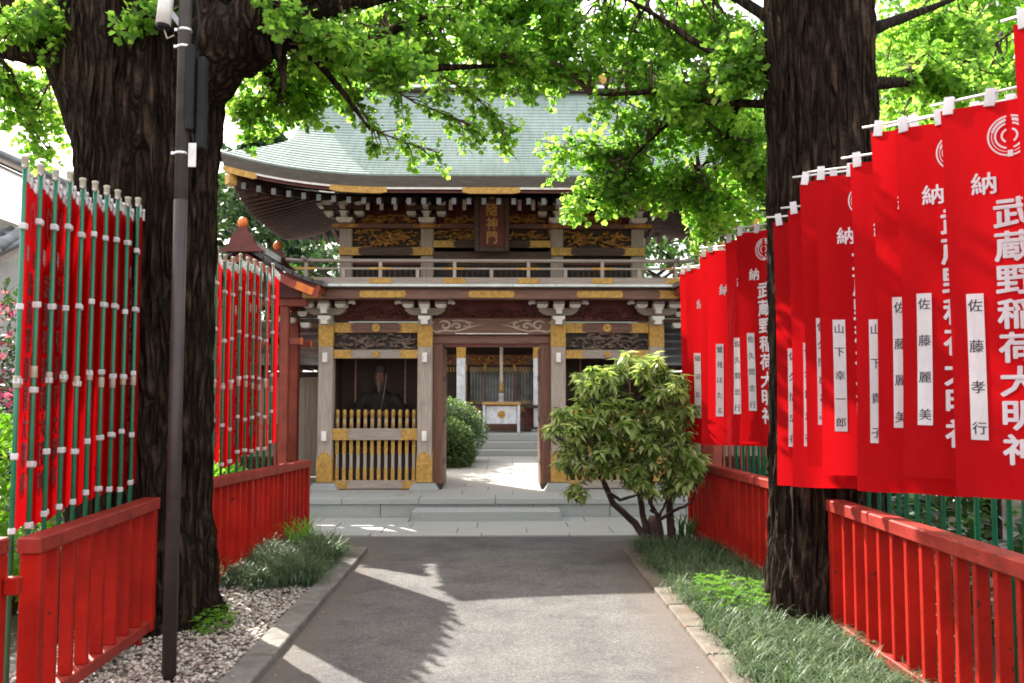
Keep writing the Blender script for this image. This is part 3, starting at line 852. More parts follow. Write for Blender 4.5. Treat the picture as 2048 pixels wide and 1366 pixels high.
# --- roof
HW, HD, ZE, ZR, DG = 3.56, 1.95, 4.50, 6.35, .70
def zroof(d):
    t = d/HD
    return ZE+(ZR-ZE)*(.74*t+.26*t*t)
def lift(u, d):
    q = max(0.0, (abs(u)*HW-1.35)/(HW-1.35))
    return .29*q**2.1*max(0.0, 1-d/1.5)**1.6
def liftS(u, d):
    q = max(0.0, (abs(u)*HD-.45)/(HD-.45))
    return .29*q**2.1*max(0.0, 1-d/1.5)**1.6
def halfw(d):
    return HW-d if d < DG else HW-DG-.09*(d-DG)/(HD-DG)
def edge(side, u, d, dz):
    if side in ('f', 'b'):
        s = -1 if side == 'f' else 1
        return (u*halfw(max(d, 0)) if d >= 0 else u*(HW-d), s*(HD-d), zroof(max(d, 0))+lift(u, d)+dz)
    s = -1 if side == 'l' else 1
    return (s*(HW-d), u*(HD-d), zroof(max(d, 0))+liftS(u, d)+dz)
def strip(side, prof, nu=26):
    """prof = list of (d, dz); swept along the eave of one side"""
    b = MB(); us = [-1+2*i/nu for i in range(nu+1)]
    n = len(prof)
    for u in us:
        b.v.extend(edge(side, u, d, dz) for d, dz in prof)
    for i in range(nu):
        for k in range(n-1):
            a = i*n+k
            b.f.append((a, a+1, a+n+1, a+n))
    return b
roof = gp('roof', MB().box(-2.70, 2.70, -.16, .16, 6.30, 6.40), 'wood_dark')
NR = 30
for side in 'fblr':
    lim = HD if side in 'fb' else DG
    rows = NR if side in 'fb' else 11
    for i in range(rows):
        d0 = lim*i/rows; d1 = lim*(i+1)/rows+.012
        st = strip(side, [(d0+.004, -.012), (d0, .020), (min(d1, lim), .003)], 26 if side in 'fb' else 14)
        gp('roof_course', st, 'copper', parent=roof)
    # eave build-up
    gp('eave_edge', strip(side, [(-.012, -.009), (.02, -.165), (.20, -.165), (.20, -.02)]), 'eave_edge', parent=roof)
    gp('eave_line', strip(side, [(.024, -.166), (.024, -.196), (.10, -.196), (.10, -.166)]), 'white_paint', parent=roof)
    gp('eave_board', strip(side, [(.06, -.197), (.06, -.262), (.16, -.262), (.16, -.197)]), 'maroon', parent=roof)
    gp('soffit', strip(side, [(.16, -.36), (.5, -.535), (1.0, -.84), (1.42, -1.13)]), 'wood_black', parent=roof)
# rafters: outer end under the eave board, inner end on the wall plate
def rafter(side, c):
    half = HW if side in 'fb' else HD
    wall = (HD-UY) if side in 'fb' else (HW-2.17)
    u = c/half
    dend = min(wall, half-abs(c)-.02)
    if dend < .22: return
    l0 = lift(u, .1) if side in 'fb' else liftS(u, .1)
    z0 = ZE-.315+l0
    t = (dend-.12)/(wall-.12)
    z1 = z0+(ZE-.315+.36-z0)*t if t < 1 else ZE-.315+.36
    s = -1 if side in 'fl' else 1
    if side in 'fb':
        p0 = (c, s*(HD-.13), z0); p1 = (c, s*(HD-dend), z1)
        q0 = (c, s*(HD-.118), z0-.003)
    else:
        p0 = (s*(HW-.13), c, z0); p1 = (s*(HW-dend), c, z1)
        q0 = (s*(HW-.118), c, z0-.003)
    ra = gp('rafter', MB().beam(p0, p1, .062, .085), 'rafter', parent=roof)
    if side == 'f':
        gp('rafter_end', MB().obox(q0, (.058, .012, .085)), 'grey_cap', parent=roof)
    elif side in 'lr':
        gp('rafter_end', MB().obox(q0, (.012, .058, .085)), 'grey_cap', parent=roof)
for k in range(-17, 18):
    rafter('f', k*.2+.1); rafter('b', k*.2+.1)
for k in range(-14, 15):
    rafter('l', k*.13); rafter('r', k*.13)
for sx in (-1, 1):
    for sy in (-1, 1):
        gp('hip_rafter', MB().beam((sx*(HW-.15), sy*(HD-.15), ZE-.31+.25), (sx*2.17, sy*UY, ZE+.02), .10, .14), 'wood_dark', parent=roof)
        gp('hip_cap', MB().obox((sx*(HW-.10), sy*(HD-.10), ZE-.045), (.12, .12, .15), Matrix.Rotation(R(45), 3, 'Z'), .01), 'gold', parent=roof)
# gilt plates along the eave line
def eaveplate(x0, x1):
    b = MB(); n = 8
    for i in range(n+1):
        x = x0+(x1-x0)*i/n
        z = ZE+lift(x/HW, 0)
        rr = 1.0 if 0 < i < n else .62
        b.v += [(x, -HD+.022, z-.19-.045*rr), (x, -HD+.022, z-.19+.045*rr), (x, -HD+.06, z-.19+.045*rr), (x, -HD+.06, z-.19-.045*rr)]
    for i in range(n):
        a = i*4
        for k in range(4):
            b.f.append((a+k, a+(k+1) % 4, a+4+(k+1) % 4, a+4+k))
    b.f.append((0, 1, 2, 3)); b.f.append(tuple(n*4+k for k in (3, 2, 1, 0)))
    gp('gilt_plate', b, 'gold', parent=roof)
for x0, x1 in ((-2.14, -1.38), (-.385, .385), (1.38, 2.14), (-3.55, -3.10), (3.10, 3.55)):
    eaveplate(x0, x1)
# gables and ridge
for s in (-1, 1):
    prof = [(-(HD-d), zroof(d)-.05) for d in np.linspace(DG, HD, 8)]
    poly = prof+[(-p, q) for p, q in prof[::-1][1:]]
    gp('gable_wall', MB().prism(poly, s*2.55, s*2.60, 'x'), 'maroon', parent=roof)
    for sy in (-1, 1):
        pts = [(s*2.80, sy*(HD-d), zroof(d)-.08) for d in np.linspace(DG-.1, HD, 9)]
        gp('barge_board', MB().tube(pts, .10, 6, flat=.35), 'wood_red', parent=roof)
    gp('gable_pendant', MB().box(s*2.80, s*2.86, -.12, .12, 5.75, 6.2, .02), 'gold', parent=roof)
gp('ridge_base', MB().box(-2.82, 2.82, -.20, .20, 6.335, 6.385, .006), 'copper_pale', parent=roof)
gp('ridge_body', MB().box(-2.80, 2.80, -.13, .13, 6.386, 6.60, .006), 'eave_edge', parent=roof)
gp('ridge_cap', MB().box(-2.88, 2.88, -.19, .19, 6.601, 6.66, .02), 'copper', parent=roof)
gp('ridge_roll', MB().tube([(-2.9, 0, 6.70), (2.9, 0, 6.70)], .07, 10), 'copper', True, roof)
for xx in (-1.7, -.55, .55, 1.7):
    gp('ridge_crest', disc(xx, 6.49, -.15, -.13, .075, 12), 'gold', parent=roof)
for s in (-1, 1):
    b = MB().prism([(-.26, 6.25), (.26, 6.25), (.22, 6.5), (.12, 6.78), (0, 6.9), (-.12, 6.78), (-.22, 6.5)], s*2.83, s*2.93, 'x')
    gp('ridge_end', b, 'copper', parent=roof)
# ================================================================== guardian statues in the niches
def statue(x, label, seed):
    t = thing('guardian_statue', (-.12+x, 13.05-.42, .765), label, 'statue', 'seated guardian statues of the gate')
    b = MB()
    b.box(-.36, .36, -.26, .26, 0, .10, .01)
    b.build('pedestal', M['wood_dark'], t)
    # robe: one continuous surface from loose shapes
    b = MB()
    b.lathe([(.40, .10), (.42, .18), (.36, .30), (.25, .44), (.20, .60), (.215, .76), (.20, .84), (.10, .90), (.06, .92)], (0, 0, 0), 20, 1.0, .62)
    for s in (-1, 1):
        b.tube([(s*.19, .0, .82), (s*.30, -.06, .66), (s*.33, -.17, .54), (s*.19, -.27, .56)], [.09, .10, .12, .10], 10)
        b.tube([(s*.28, -.18, .54), (s*.40, -.16, .40), (s*.44, -.1, .26)], [.10, .10, .07], 10, flat=.5)
        b.tube([(s*.10, -.1, .22), (s*.36, -.22, .22), (s*.12, -.32, .18)], [.11, .12, .09], 10)
    o = b.build('robe', M['robe'], t, True)
    md = o.modifiers.new('fuse', 'REMESH'); md.mode = 'VOXEL'; md.voxel_size = .022; md.use_smooth_shade = True
    # head and hands in one skin coloured mesh
    b = MB()
    b.lathe([(.05, .88), (.052, .97), (.07, 1.0), (.083, 1.06), (.086, 1.12), (.078, 1.18), (.05, 1.22), (.02, 1.235)], (0, -.03, 0), 14, .92, 1.0)
    b.tube([(0, -.108, 1.135), (0, -.128, 1.08), (0, -.105, 1.065)], [.008, .017, .008], 6)
    for s in (-1, 1):
        b.ball((s*.082, -.02, 1.09), .012, .02, .032, 6, 5)
        b.ball((s*.032, -.105, 1.125), .02, .012, .008, 6, 4)
    b.build('head', M['skin_wood'], t, True)
    for s in (-1, 1):
        h = MB()
        h.ball((s*.13, -.31, .575), .045, .035, .022, 8, 5)
        for q in range(4):
            h.tube([(s*.115, -.325, .59-.012*q), (s*.085, -.345, .586-.012*q), (s*.06, -.335, .58-.012*q)], [.009, .009, .007], 6)
        h.tube([(s*.13, -.32, .59), (s*.11, -.345, .612)], [.010, .008], 6)
        h.build('hand', M['skin_wood'], t, True)
    MB().tube([(0, -.10, 1.03), (0, -.115, .97), (0, -.12, .90), (0, -.125, .84)], [.05, .045, .03, .006], 8, flat=.5).build('beard', M['beard'], t, True)
    b = MB()
    b.lathe([(.088, 1.165), (.092, 1.19), (.085, 1.25), (.06, 1.29), (.02, 1.30)], (0, -.025, 0), 14)
    b.box(-.03, .03, .03, .08, 1.2, 1.42, .01)
    b.build('hat', M['wood_black'], t, True)
    MB().tube([(.05, -.36, .56), (.10, -.37, .85), (.14, -.36, 1.15)], [.012, .014, .010], 6, flat=.4).build('sceptre', M['wood_dark'], t, True)
    return t
statue(-1.65, 'seated bearded guardian statue in dark robe inside the niche above gilt railing', 1)
statue(1.65, 'seated guardian statue in dark robe in the niche behind the leafy shrub', 2)

# ================================================================== board walls beside the gate
def board_wall(x0, x1, label):
    t = thing('board_wall', ((x0+x1)/2, 13.0, 0), label, 'wall')
    cx = (x0+x1)/2; a, c = x0-cx, x1-cx
    MB().box(a, c, -.10, .10, 0, .36, .01).build('footing', M['granite'], t)
    n = int((c-a)/.19)
    for i in range(n):
        xa = a+(c-a)*i/n
        MB().box(xa+.002, xa+(c-a)/n-.002, -.03+.004*(i % 2), .03, .37, 1.86).build('wall_board', M['wood_wall'], t)
    MB().box(a, c, -.06, .06, 1.862, 1.95, .006).build('wall_plate', M['wood_dark'], t)
    k = a+.08
    while k < c:
        MB().beam((k, -.34, 2.0), (k, .34, 2.0), .045, .05).build('wall_rafter', M['wood_dark'], t); k += .16
    for s in (-1, 1):
        for j in range(5):
            y0 = .44-.085*j; z0 = 2.06+.115*j
            b = MB(); y1 = y0-.10; z1 = z0+.12
            b.prism([(s*y0, z0-.02), (s*y0, z0+.02), (s*y1, z1), (s*y1, z1-.03)], a-.03, c+.03, 'x')
            b.build('roof_course', M['tile_grey'], t)
        MB().box(a-.02, c+.02, s*.05, s*.41, 2.026, 2.045).build('roof_board', M['wood_dark'], t)
    MB().box(a-.04, c+.04, -.09, .09, 2.60, 2.74, .03).build('roof_ridge', M['tile_grey'], t)
board_wall(-7.5, -2.56, 'weathered plank wall with grey tiled coping beside the gate and red shrine')
board_wall(2.34, 7.0, 'plank wall with grey tiled coping behind the shrub and red banners')

# ================================================================== small red shelters on both sides
def shelter(cx, cy, label, zadd=0.0):
    t = thing('red_shelter', (cx, cy, 0), label, 'shelter', 'small red shrine shelters flanking the gate')
    t.scale = (1.03, 1.0, 1.03)
    MB().box(-.62, .62, -.52, .52, 0, .22, .015).build('stone_base', M['granite'], t)
    for sx in (-1, 1):
        for sy in (-1, 1):
            c = MB().box(sx*.42-.06, sx*.42+.06, sy*.3-.06, sy*.3+.06, .22, 2.75, .012).build('post', M['vermilion'], t)
            MB().box(sx*.42-.064, sx*.42+.064, sy*.3-.064, sy*.3+.064, .22, .34).build('post_shoe', M['wood_black'], c)
            for q in (-1, 1):
                MB().box(sx*.42+q*.065, sx*.42+q*.22, sy*.3-.03, sy*.3+.03, 2.24, 2.32).build('beam_nose', M['vermilion'], c)
                MB().box(sx*.42+q*.222, sx*.42+q*.24, sy*.3-.034, sy*.3+.034, 2.235, 2.325).build('nose_cap', M['orange'], c)
    for sy in (-1, 1):
        MB().box(-.72, .72, sy*.3-.04, sy*.3+.04, 2.75, 2.86, .008).build('tie_beam', M['vermilion'], t)
        MB().box(-.355, .355, sy*.3-.03, sy*.3+.03, 2.24, 2.32).build('tie_beam', M['vermilion'], t)
    for sx in (-1, 1):
        MB().box(sx*.42-.04, sx*.42+.04, -.255, .255, 2.755, 2.855, .008).build('tie_beam', M['vermilion'], t)
    # curved gable roof, ridge along y
    def zc(u):
        a = abs(u); return 3.46-.62*a+.13*(a**3.0)
    n = 16
    for s in (-1, 1):
        for k in range(8):
            u0, u1 = k/8, (k+1)/8+.012
            p = [(s*u0*1.02, zc(u0)+.05), (s*u1*1.02, zc(u1)+.062), (s*u1*1.02, zc(u1)+.0), (s*u0*1.02, zc(u0)-.0)]
            MB().prism(p, -.86, .86).build('roof_course', M['tile_dark'], t)
        for sy in (-1, 1):
            pts = [(s*u*1.0, zc(u)-.05) for u in np.linspace(.02, .98, 9)]
            low = [(x, z-.10-.02*i/9) for i, (x, z) in enumerate(pts)]
            bb = MB().prism(pts+low[::-1], sy*.80, sy*.86); o = bb.build('barge_board', M['vermilion'], t)
            x, z = pts[-2]
            MB().obox((s*.80, sy*.865, zc(.80)-.10), (.24, .012, .10), Matrix.Rotation(s*R(22), 3, 'Y')).build('board_fitting', M['orange'], o)
        for k in range(7):
            y = -.72+.24*k
            MB().beam((s*.35, y, zc(.35)-.05), (s*.97, y, zc(.97)-.05), .05, .05).build('rafter', M['vermilion'], t)
        MB().beam((s*.97, -.84, zc(.97)-.045), (s*.97, .84, zc(.97)-.045), .05, .09).build('eave_board', M['vermilion'], t)
    for sy in (-1, 1):
        MB().prism([(-.7, 2.86), (.7, 2.86), (.35, 3.2), (0, 3.36), (-.35, 3.2)], sy*.36, sy*.40).build('gable_wall', M['maroon'], t)
    MB().box(-.10, .10, -.84, .84, 3.47, 3.60, .02).build('ridge', M['tile_dark'], t)
    for sy in (-1, 1):
        o = MB().prism([(-.30, 3.40), (-.17, 3.50), (-.14, 3.60), (-.08, 3.66), (-.07, 3.72), (.07, 3.72), (.08, 3.66), (.14, 3.60), (.17, 3.50), (.30, 3.40)], sy*.85, sy*.93).build('ridge_ornament', M['maroon'], t)
        MB().ball((0, sy*.89, 3.78), .07, .055, .075, 10, 7).build('ornament_jewel', M['orange'], o, True)
    MB().box(-.30, .30, -.2, .2, .22, .7, .02).build('altar', M['wood_dark'], t)
    for k in range(9):
        xx = -.32+.08*k
        MB().box(xx-.015, xx+.015, -.32, -.28, .24, 1.1).build('lattice_bar', M['vermilion'], t)
    MB().box(-.355, .355, -.33, -.27, 1.1, 1.16).build('lattice_rail', M['vermilion'], t)
    return t
shelter(-3.43, 12.15, 'small red shrine shelter with dark curved roof behind the banners, beside the plank wall')
shelter(3.44, 12.15, 'small red shrine shelter with dark roof, mostly hidden behind red banners and trunk')

# ================================================================== grey tiled house at the far edge
def house():
    t = thing('tiled_house', (-7.6, 13.2, 0), 'pale plastered house with grey tiled roofs behind the azaleas', 'house')
    MB().box(-5.0, .9, -2.0, 3.0, 0, 3.4).build('lower_wall', M['plaster'], t)
    MB().box(-5.0, -.9, -1.2, 3.0, 3.4, 4.6).build('upper_wall', M['plaster'], t)
    def slope(name, along, c0, c1, h0, h1, e0, e1, nroll):
        """tiled slope from height h0 at c0 down to h1 at c1; runs from e0 to e1 on the other axis"""
        def P(c, e, z): return (c, e, z) if along == 'x' else (e, c, z)
        ax = 'y' if along == 'x' else 'x'
        rf = MB().prism([(c0, h0-.10), (c1, h1-.10), (c1, h1-.16), (c0, h0-.16)], e0, e1, ax).build(name, M['wood_grey'], t)
        MB().prism([(c0, h0-.165), (c0+(c1-c0)*.96, h1-.165), (c0+(c1-c0)*.96, h1-.20), (c0, h0-.20)], e0+.05, e1-.05, ax).build('soffit', M['plaster'], rf)
        L = math.hypot(c1-c0, h1-h0); n = max(3, int(L/.24))
        for i in range(n):
            a, c = i/n, (i+1)/n
            p = [(c0+(c1-c0)*a, h0+(h1-h0)*a-.095), (c0+(c1-c0)*c, h0+(h1-h0)*c-.095), (c0+(c1-c0)*c, h0+(h1-h0)*c-.03), (c0+(c1-c0)*a, h0+(h1-h0)*a-.075)]
            MB().prism(p, e0-.02, e1+.02, ax).build('tile_course', M['tile_grey'], rf)
        for j in range(nroll+1):
            e = e0+(e1-e0)*j/nroll
            MB().tube([P(c0, e, h0-.055), P(c1+.02*(1 if c1 > c0 else -1), e, h1-.045)], .05, 8).build('roll_tile', M['tile_grey'], rf, True)
        MB().tube([P(c1, e0, h1-.17), P(c1, e1, h1-.17)], .045, 8).build('gutter', M['steel_grey'], rf, True)
    slope('upper_roof', 'x', -2.4, 1.45, 6.36, 4.63, -1.6, 3.6, 18)
    slope('upper_roof', 'x', -2.4, -5.6, 6.36, 4.80, -1.6, 3.6, 18)
    slope('pent_roof', 'y', -1.2, -2.35, 4.0, 3.46, -5.0, 1.2, 24)
    MB().tube([(1.2, -2.38, 3.48), (1.0, -1.15, 4.03)], .08, 8).build('verge_tile', M['tile_grey'], t, True)
    for x in (-3.6, -1.2):
        f = MB().box(x, x+1.5, -2.04, -2.0, 1.0, 2.3).build('window', M['steel_grey'], t)
        MB().box(x+.07, x+1.43, -2.05, -2.041, 1.07, 2.23).build('pane', M['glass'], f)
house()

# ================================================================== main hall behind the gate
sheet('courtyard', [(-9, 14.96), (9, 14.96), (9, 21.0), (-9, 21.0)], .245, M['granite_pale'], 'pale stone courtyard between the gate and the hall')
MB_ = MB().box(-9, 9, 14.95, 21, -.05, .24).build('courtyard_terrace', M['granite_dark']); tag(MB_, 'raised stone terrace under the courtyard', None, None, 'structure')
cy = random.Random(3)
court = bpy.data.objects['courtyard']
for i in range(5):
    for j in range(9):
        x0 = -2.2+j*.49; y0 = 14.98+i*.74
        MB().box(x0+.003, x0+.487, y0+.004, y0+.736, .246, .262+cy.uniform(-.001, .002), .003).build('paving_slab', M['granite_pale'], court)
H = thing('shrine_hall', (-.1, 22.0, 0), 'main shrine hall with gilt lattice doors seen through the gate doorway', 'shrine')
hp = lambda n, b, m, smooth=False, parent=None: b.build(n, M[m], parent or H, smooth)
for k in range(3):
    hp('stone_step', MB().box(-4, 4, -3.3+.36*k, -1.9, .24+.157*k, .24+.157*(k+1), .012), 'granite')
hp('hall_plinth', MB().box(-4.4, 4.4, -2.2, 6, .2, .725, .012), 'granite')
for x in (-2.55, -.83, 1.0, 2.7):
    c = hp('hall_column', MB().box(x-.105, x+.105, -1.75, -1.54, .72, 2.95, .014), 'blue_white')
    hp('column_band', MB().box(x-.109, x+.109, -1.754, -1.536, 2.48, 2.80), 'gold', parent=c)
    hp('column_base', MB().box(x-.16, x+.16, -1.81, -1.49, .722, .80, .02), 'granite', parent=c)
tb_ = hp('hall_tie_beam', MB().box(-3, 3, -1.78, -1.52, 2.81, 3.08, .01), 'maroon')
for k in range(5):
    for mir in (1, -1):
        o = hp('cloud_scroll', scrolls(.9, mir), 'blue_white', True, tb_); o.location = (-2.4+1.2*k-mir*.14, -1.785, 2.93)
hp('hall_wall', MB().box(-4, 4, .35, .42, .72, 3.6), 'wood_dark')
hp('hall_floor', MB().box(-4, 4, -1.2, 1.2, .726, 1.02, .01), 'wood_red')
hp('lattice_head', MB().box(-3, 3, -.62, -.50, 2.35, 2.62, .01), 'wood_red_v')
rr = random.Random(9)
for j, (xa, xb) in enumerate(((-2.9, -1.0), (-.66, .10), (.14, .92), (1.2, 2.8))):
    hp('door_glass', MB().box(xa, xb, -.44, -.43, 1.36, 2.32), 'glass' if j in (1, 2) else 'wood_black')
    n = int((xb-xa)/.072)
    for k in range(n+1):
        x = xa+(xb-xa)*k/n
        lb = hp('lattice_bar', MB().box(x-.011, x+.011, -.56, -.53, 1.34, 2.34), 'wood_dark')
        hp('bar_tip', MB().box(x-.013, x+.013, -.563, -.527, 2.18, 2.30), 'gold', parent=lb)
        hp('bar_foot', MB().box(x-.013, x+.013, -.563, -.527, 1.36, 1.46), 'gold', parent=lb)
    hp('lattice_rail', MB().box(xa, xb, -.58, -.50, 1.28, 1.34, .006), 'wood_red')
    o = hp('gilt_carving', carving(xb-xa, .2, 60+j, 1.2, .012), 'gold_carve', True); o.location = ((xa+xb)/2, -.60, 1.2)
    o = hp('gilt_carving', carving(xb-xa, .22, 70+j, 1.2, .012), 'gold_carve', True); o.location = ((xa+xb)/2, -.63, 2.48)
hp('panel_board', MB().box(-3, 3, -.58, -.54, 1.02, 1.28), 'wood_red_v')
for x in (-.75, -.28, .46, .98):
    hp('gilt_post', MB().box(x-.03, x+.03, -.64, -.585, 1.02, 2.36), 'wood_red_v')
    hp('gilt_plate', MB().box(x-.032, x+.032, -.646, -.64, 1.06, 1.30), 'gold')
    hp('gilt_plate', MB().box(x-.032, x+.032, -.646, -.64, 2.2, 2.36), 'gold')
hp('hall_eave', MB().prism([(-2.35, 3.26), (-2.35, 3.38), (1.9, 5.25), (6.1, 3.38), (6.1, 3.26), (1.9, 5.0)], -4.6, 4.6, 'x'), 'copper')
hp('hall_soffit', MB().box(-4.5, 4.5, -2.2, 5.9, 3.2, 3.255), 'wood_dark')
# offering box, bell rope, side stand
ob = thing('offering_box', (.03, 19.95, .73), 'pale wooden offering box with round gilt crest on the hall steps', 'offering box')
MB().box(-.36, .36, -.22, .22, .20, .62, .01).build('box_body', M['blue_white'], ob)
for x in (-.40, .40):
    for y in (-.24, .24):
        MB().box(x-.03, x+.03, y-.03, y+.03, 0, .64, .006).build('leg', M['blue_white'], ob)
MB().box(-.45, .45, -.29, .29, .642, .69, .008).build('box_rim', M['gold'], ob)
for k in range(7):
    MB().box(-.42, .42, -.22+.07*k, -.195+.07*k, .692, .71).build('grate_slat', M['wood_grey'], ob)
disc(0, .42, -.235, -.222, .09).build('crest', M['gold'], ob)
br = thing('bell_rope', (.03, 20.75, 1.43), 'thick twisted bell rope hanging over the offering box', 'rope')
bt = MB()
for q in range(3):
    bt.tube([(.022*math.cos(k*.7+q*2.09), .022*math.sin(k*.7+q*2.09), .22+k*.035) for k in range(34)], .024, 6)
bt.build('rope_strand', M['rope'], br, True)
MB().lathe([(.02, .23), (.06, .20), (.065, .12), (.05, .10), (.075, .04), (.08, -.02)], (0, 0, 0), 12).build('tassel', M['white_cloth'], br, True)
MB().lathe([(.045, .22), (.05, .30), (.04, .50)], (0, 0, 0), 12).build('rope_wrap', M['gold'], br, True)
ss = thing('umbrella_stand', (.80, 20.3, .73), 'dark wooden stand beside the offering box', 'stand')
for x in (-.2, .2):
    for y in (-.12, .12):
        MB().box(x-.015, x+.015, y-.015, y+.015, 0, .56).build('leg', M['wood_black'], ss)
MB().box(-.24, .24, -.15, .15, .56, .63, .01).build('top', M['wood_black'], ss)
MB().box(-.22, .22, -.13, .13, .08, .11).build('shelf', M['wood_black'], ss)
MB().box(-.21, .21, .10, .12, .11, .56).build('back_panel', M['maroon'], ss)
# ================================================================== red fences
def fence(p0, p1, h0, h1, label, step=.155, mids=(), legs=(0.12, .88)):
    p0 = Vector((*p0, 0)); p1 = Vector((*p1, 0)); d = p1-p0; L = d.length; ax = d.normalized()
    t = thing('red_fence', p0, label, 'fence', 'red railing fences along the path')
    H = lambda q: h0+(h1-h0)*q/L
    z = lambda q, zz: ax*q+Vector((0, 0, zz))
    MB().beam(z(-.02, h0-.04), z(L+.02, h1-.04), .115, .078, .008).build('top_rail', M['red_top'], t)
    MB().beam(z(0, .115), z(L, .115), .085, .07, .006).build('bottom_rail', M['red_top'], t)
    for q in (0.03, L-.03)+tuple(m*L for m in mids):
        MB().beam(z(q, .0 if 0.03 < q < L-.03 else .08), z(q, H(q)-.08), .10, .06, .006, up=ax).build('post', M['red_paint'], t)
    for m in legs:
        MB().beam(z(m*L, -.02), z(m*L, .08), .05, .05, .0, up=ax).build('leg', M['red_paint'], t)
    n = max(2, round((L-.06)/step))
    for k in range(1, n):
        q = .03+(L-.06)*k/n
        if any(abs(q-m*L) < .055 for m in mids): continue
        MB().beam(z(q, .15), z(q, H(q)-.079), .066, .036, .004, up=ax).build('baluster', M['red_paint'], t)
    return t
fence((-2.25, 4.16), (-2.29, 5.66), .92, .93, 'red railing fence in front of the big trunk beside the lamp pole', step=.17)
fence((-2.33, 6.72), (-2.18, 9.65), .94, .87, 'red railing fence between the big trunk and the gate platform', mids=(.36, .68))
fence((2.19, 2.55), (2.19, 5.58), .92, .92, 'long red railing fence in front of the trunk below the nearest banners', step=.163, mids=(.30,), legs=(.2, .82))
fence((2.26, 6.78), (2.13, 9.50), .91, .88, 'red railing fence behind the trunk leading to the leafy shrub', mids=(.36, .63))
gl = thing('red_fence', (-2.345, 4.05, 0), 'red hinged fence leaf next to the lowest banner pole at the picture edge', 'fence', 'red railing fences along the path')
MB().box(-.06, .06, -1.6, 0, .86, .94, .008).build('top_rail', M['red_top'], gl)
MB().box(-.045, .045, -1.6, 0, .08, .15, .006).build('bottom_rail', M['red_top'], gl)
for y in (-.05, -1.55):
    MB().box(-.055, .055, y-.05, y+.05, .0, .86, .006).build('post', M['red_paint'], gl)
for k in range(1, 9):
    MB().box(-.033, .033, -.05-k*.166-.018, -.05-k*.166+.018, .15, .86, .004).build('baluster', M['red_paint'], gl)
for zz in (.72, .2):
    MB().box(.06, .13, -.05, .0, zz-.04, zz+.04, .006).build('hinge', M['red_paint'], gl)

# ================================================================== red banners
CW, CH = .53, 1.77
def wave(var):
    r_ = random.Random(100+var); k_ = 1.0 if var < 5 else .22
    a = [(k_*r_.uniform(.006, .017), r_.uniform(4, 10), r_.uniform(0, 6.28), r_.uniform(-1.2, 1.2)) for _ in range(3)]
    sw = k_*r_.uniform(-.05, .06)
    def f(u, v):        # u from pole (0) to free edge (1), v from top (0) to hem (1)
        y = sum(A*math.sin(k*u+ph+s*v)*(.35+.9*v)*min(1, u*3) for A, k, ph, s in a)
        return y+sw*v*v*u
    return f
def pt(f, x, z, off=0.0):
    """x from 0 (pole) to -CW, z from 0 (top) to -CH -> point on the cloth"""
    u, v = -x/CW, -z/CH
    xx = -.028+x*(1-.02*math.sin(3*v))
    return (xx, f(u, v)+off, z-.012*math.sin(math.pi*u)*(1-v))
def both(vs, fs, f):
    b = MB()
    b.add([pt(f, x, z, -.0022-h_) for x, z, h_ in vs], fs)
    b.add([pt(f, x, z, .0022+h_) for x, z, h_ in vs], [q[::-1] for q in fs])
    return b
# printed column of letters, dedication signs and the rice wreath emblem, in cloth coordinates
PV, PF = [], []
def put(vs, fs, dx, dz, sx=1.0, sz=1.0, lay=0):
    b_ = len(PV); PV.extend((dx+a*sx, dz+c*sz, lay*.00015) for a, c in vs); PF.extend(tuple(b_+i for i in q) for q in fs)
for i, ch in enumerate('武蔵野稲荷大明神'):
    v2, f2 = text_mesh(ch, .148)
    for k, (sx, sz) in enumerate(_SHIFT):
        put(v2, f2, -CW*.5+sx*.0038, -CH*.285-i*.1495+sz*.0038, 1.06, .95, k)
for ch, x in (('納', -CW*.70), ('奉', -CW*.30)):
    v2, f2 = text_mesh(ch, .105)
    for k, (sx, sz) in enumerate(_SHIFT[:5]):
        put(v2, f2, x+sx*.002, -CH*.205+sz*.002, 1, 1, k)
LV, LF = PV, PF
PV, PF = [], []
def arc(r0, r1, a0, a1, n=18, ex=1.0):
    vs = []; fs = []
    for k in range(n+1):
        a = a0+(a1-a0)*k/n
        vs += [(math.cos(a)*r0, math.sin(a)*r0*ex), (math.cos(a)*r1, math.sin(a)*r1*ex)]
    for k in range(n):
        fs.append((2*k, 2*k+1, 2*k+3, 2*k+2))
    return vs, fs
D = math.radians
EMB = (-CW*.5, -CH*.09)
for s in (-1, 1):
    for r0, r1, a0, a1, ex in ((.077, .084, 96, 262, 1.1), (.050, .058, 104, 256, 1.05), (.025, .033, 112, 240, 1.05), (.066, .069, 150, 258, 1.08)):
        v2, f2 = arc(r0, r1, D(a0), D(a1), 18, ex)
        put([(a*-s if s > 0 else a, c) for a, c in v2], f2, *EMB)
    for k in range(7):
        a = D(104+9*k); rr_ = .066
        x, z = math.cos(a)*rr_, math.sin(a)*rr_*1.1
        v2 = [(x-.004, z-.009), (x+.005, z-.003), (x+.003, z+.010), (x-.006, z+.004)]
        put([(q[0]*-s if s > 0 else q[0], q[1]) for q in v2], [(0, 1, 2, 3)], *EMB)
put([(-.010, -.095), (.010, -.095), (.010, -.066), (-.010, -.066)], [(0, 1, 2, 3)], *EMB)
EV, EF = PV, PF
VARS = []
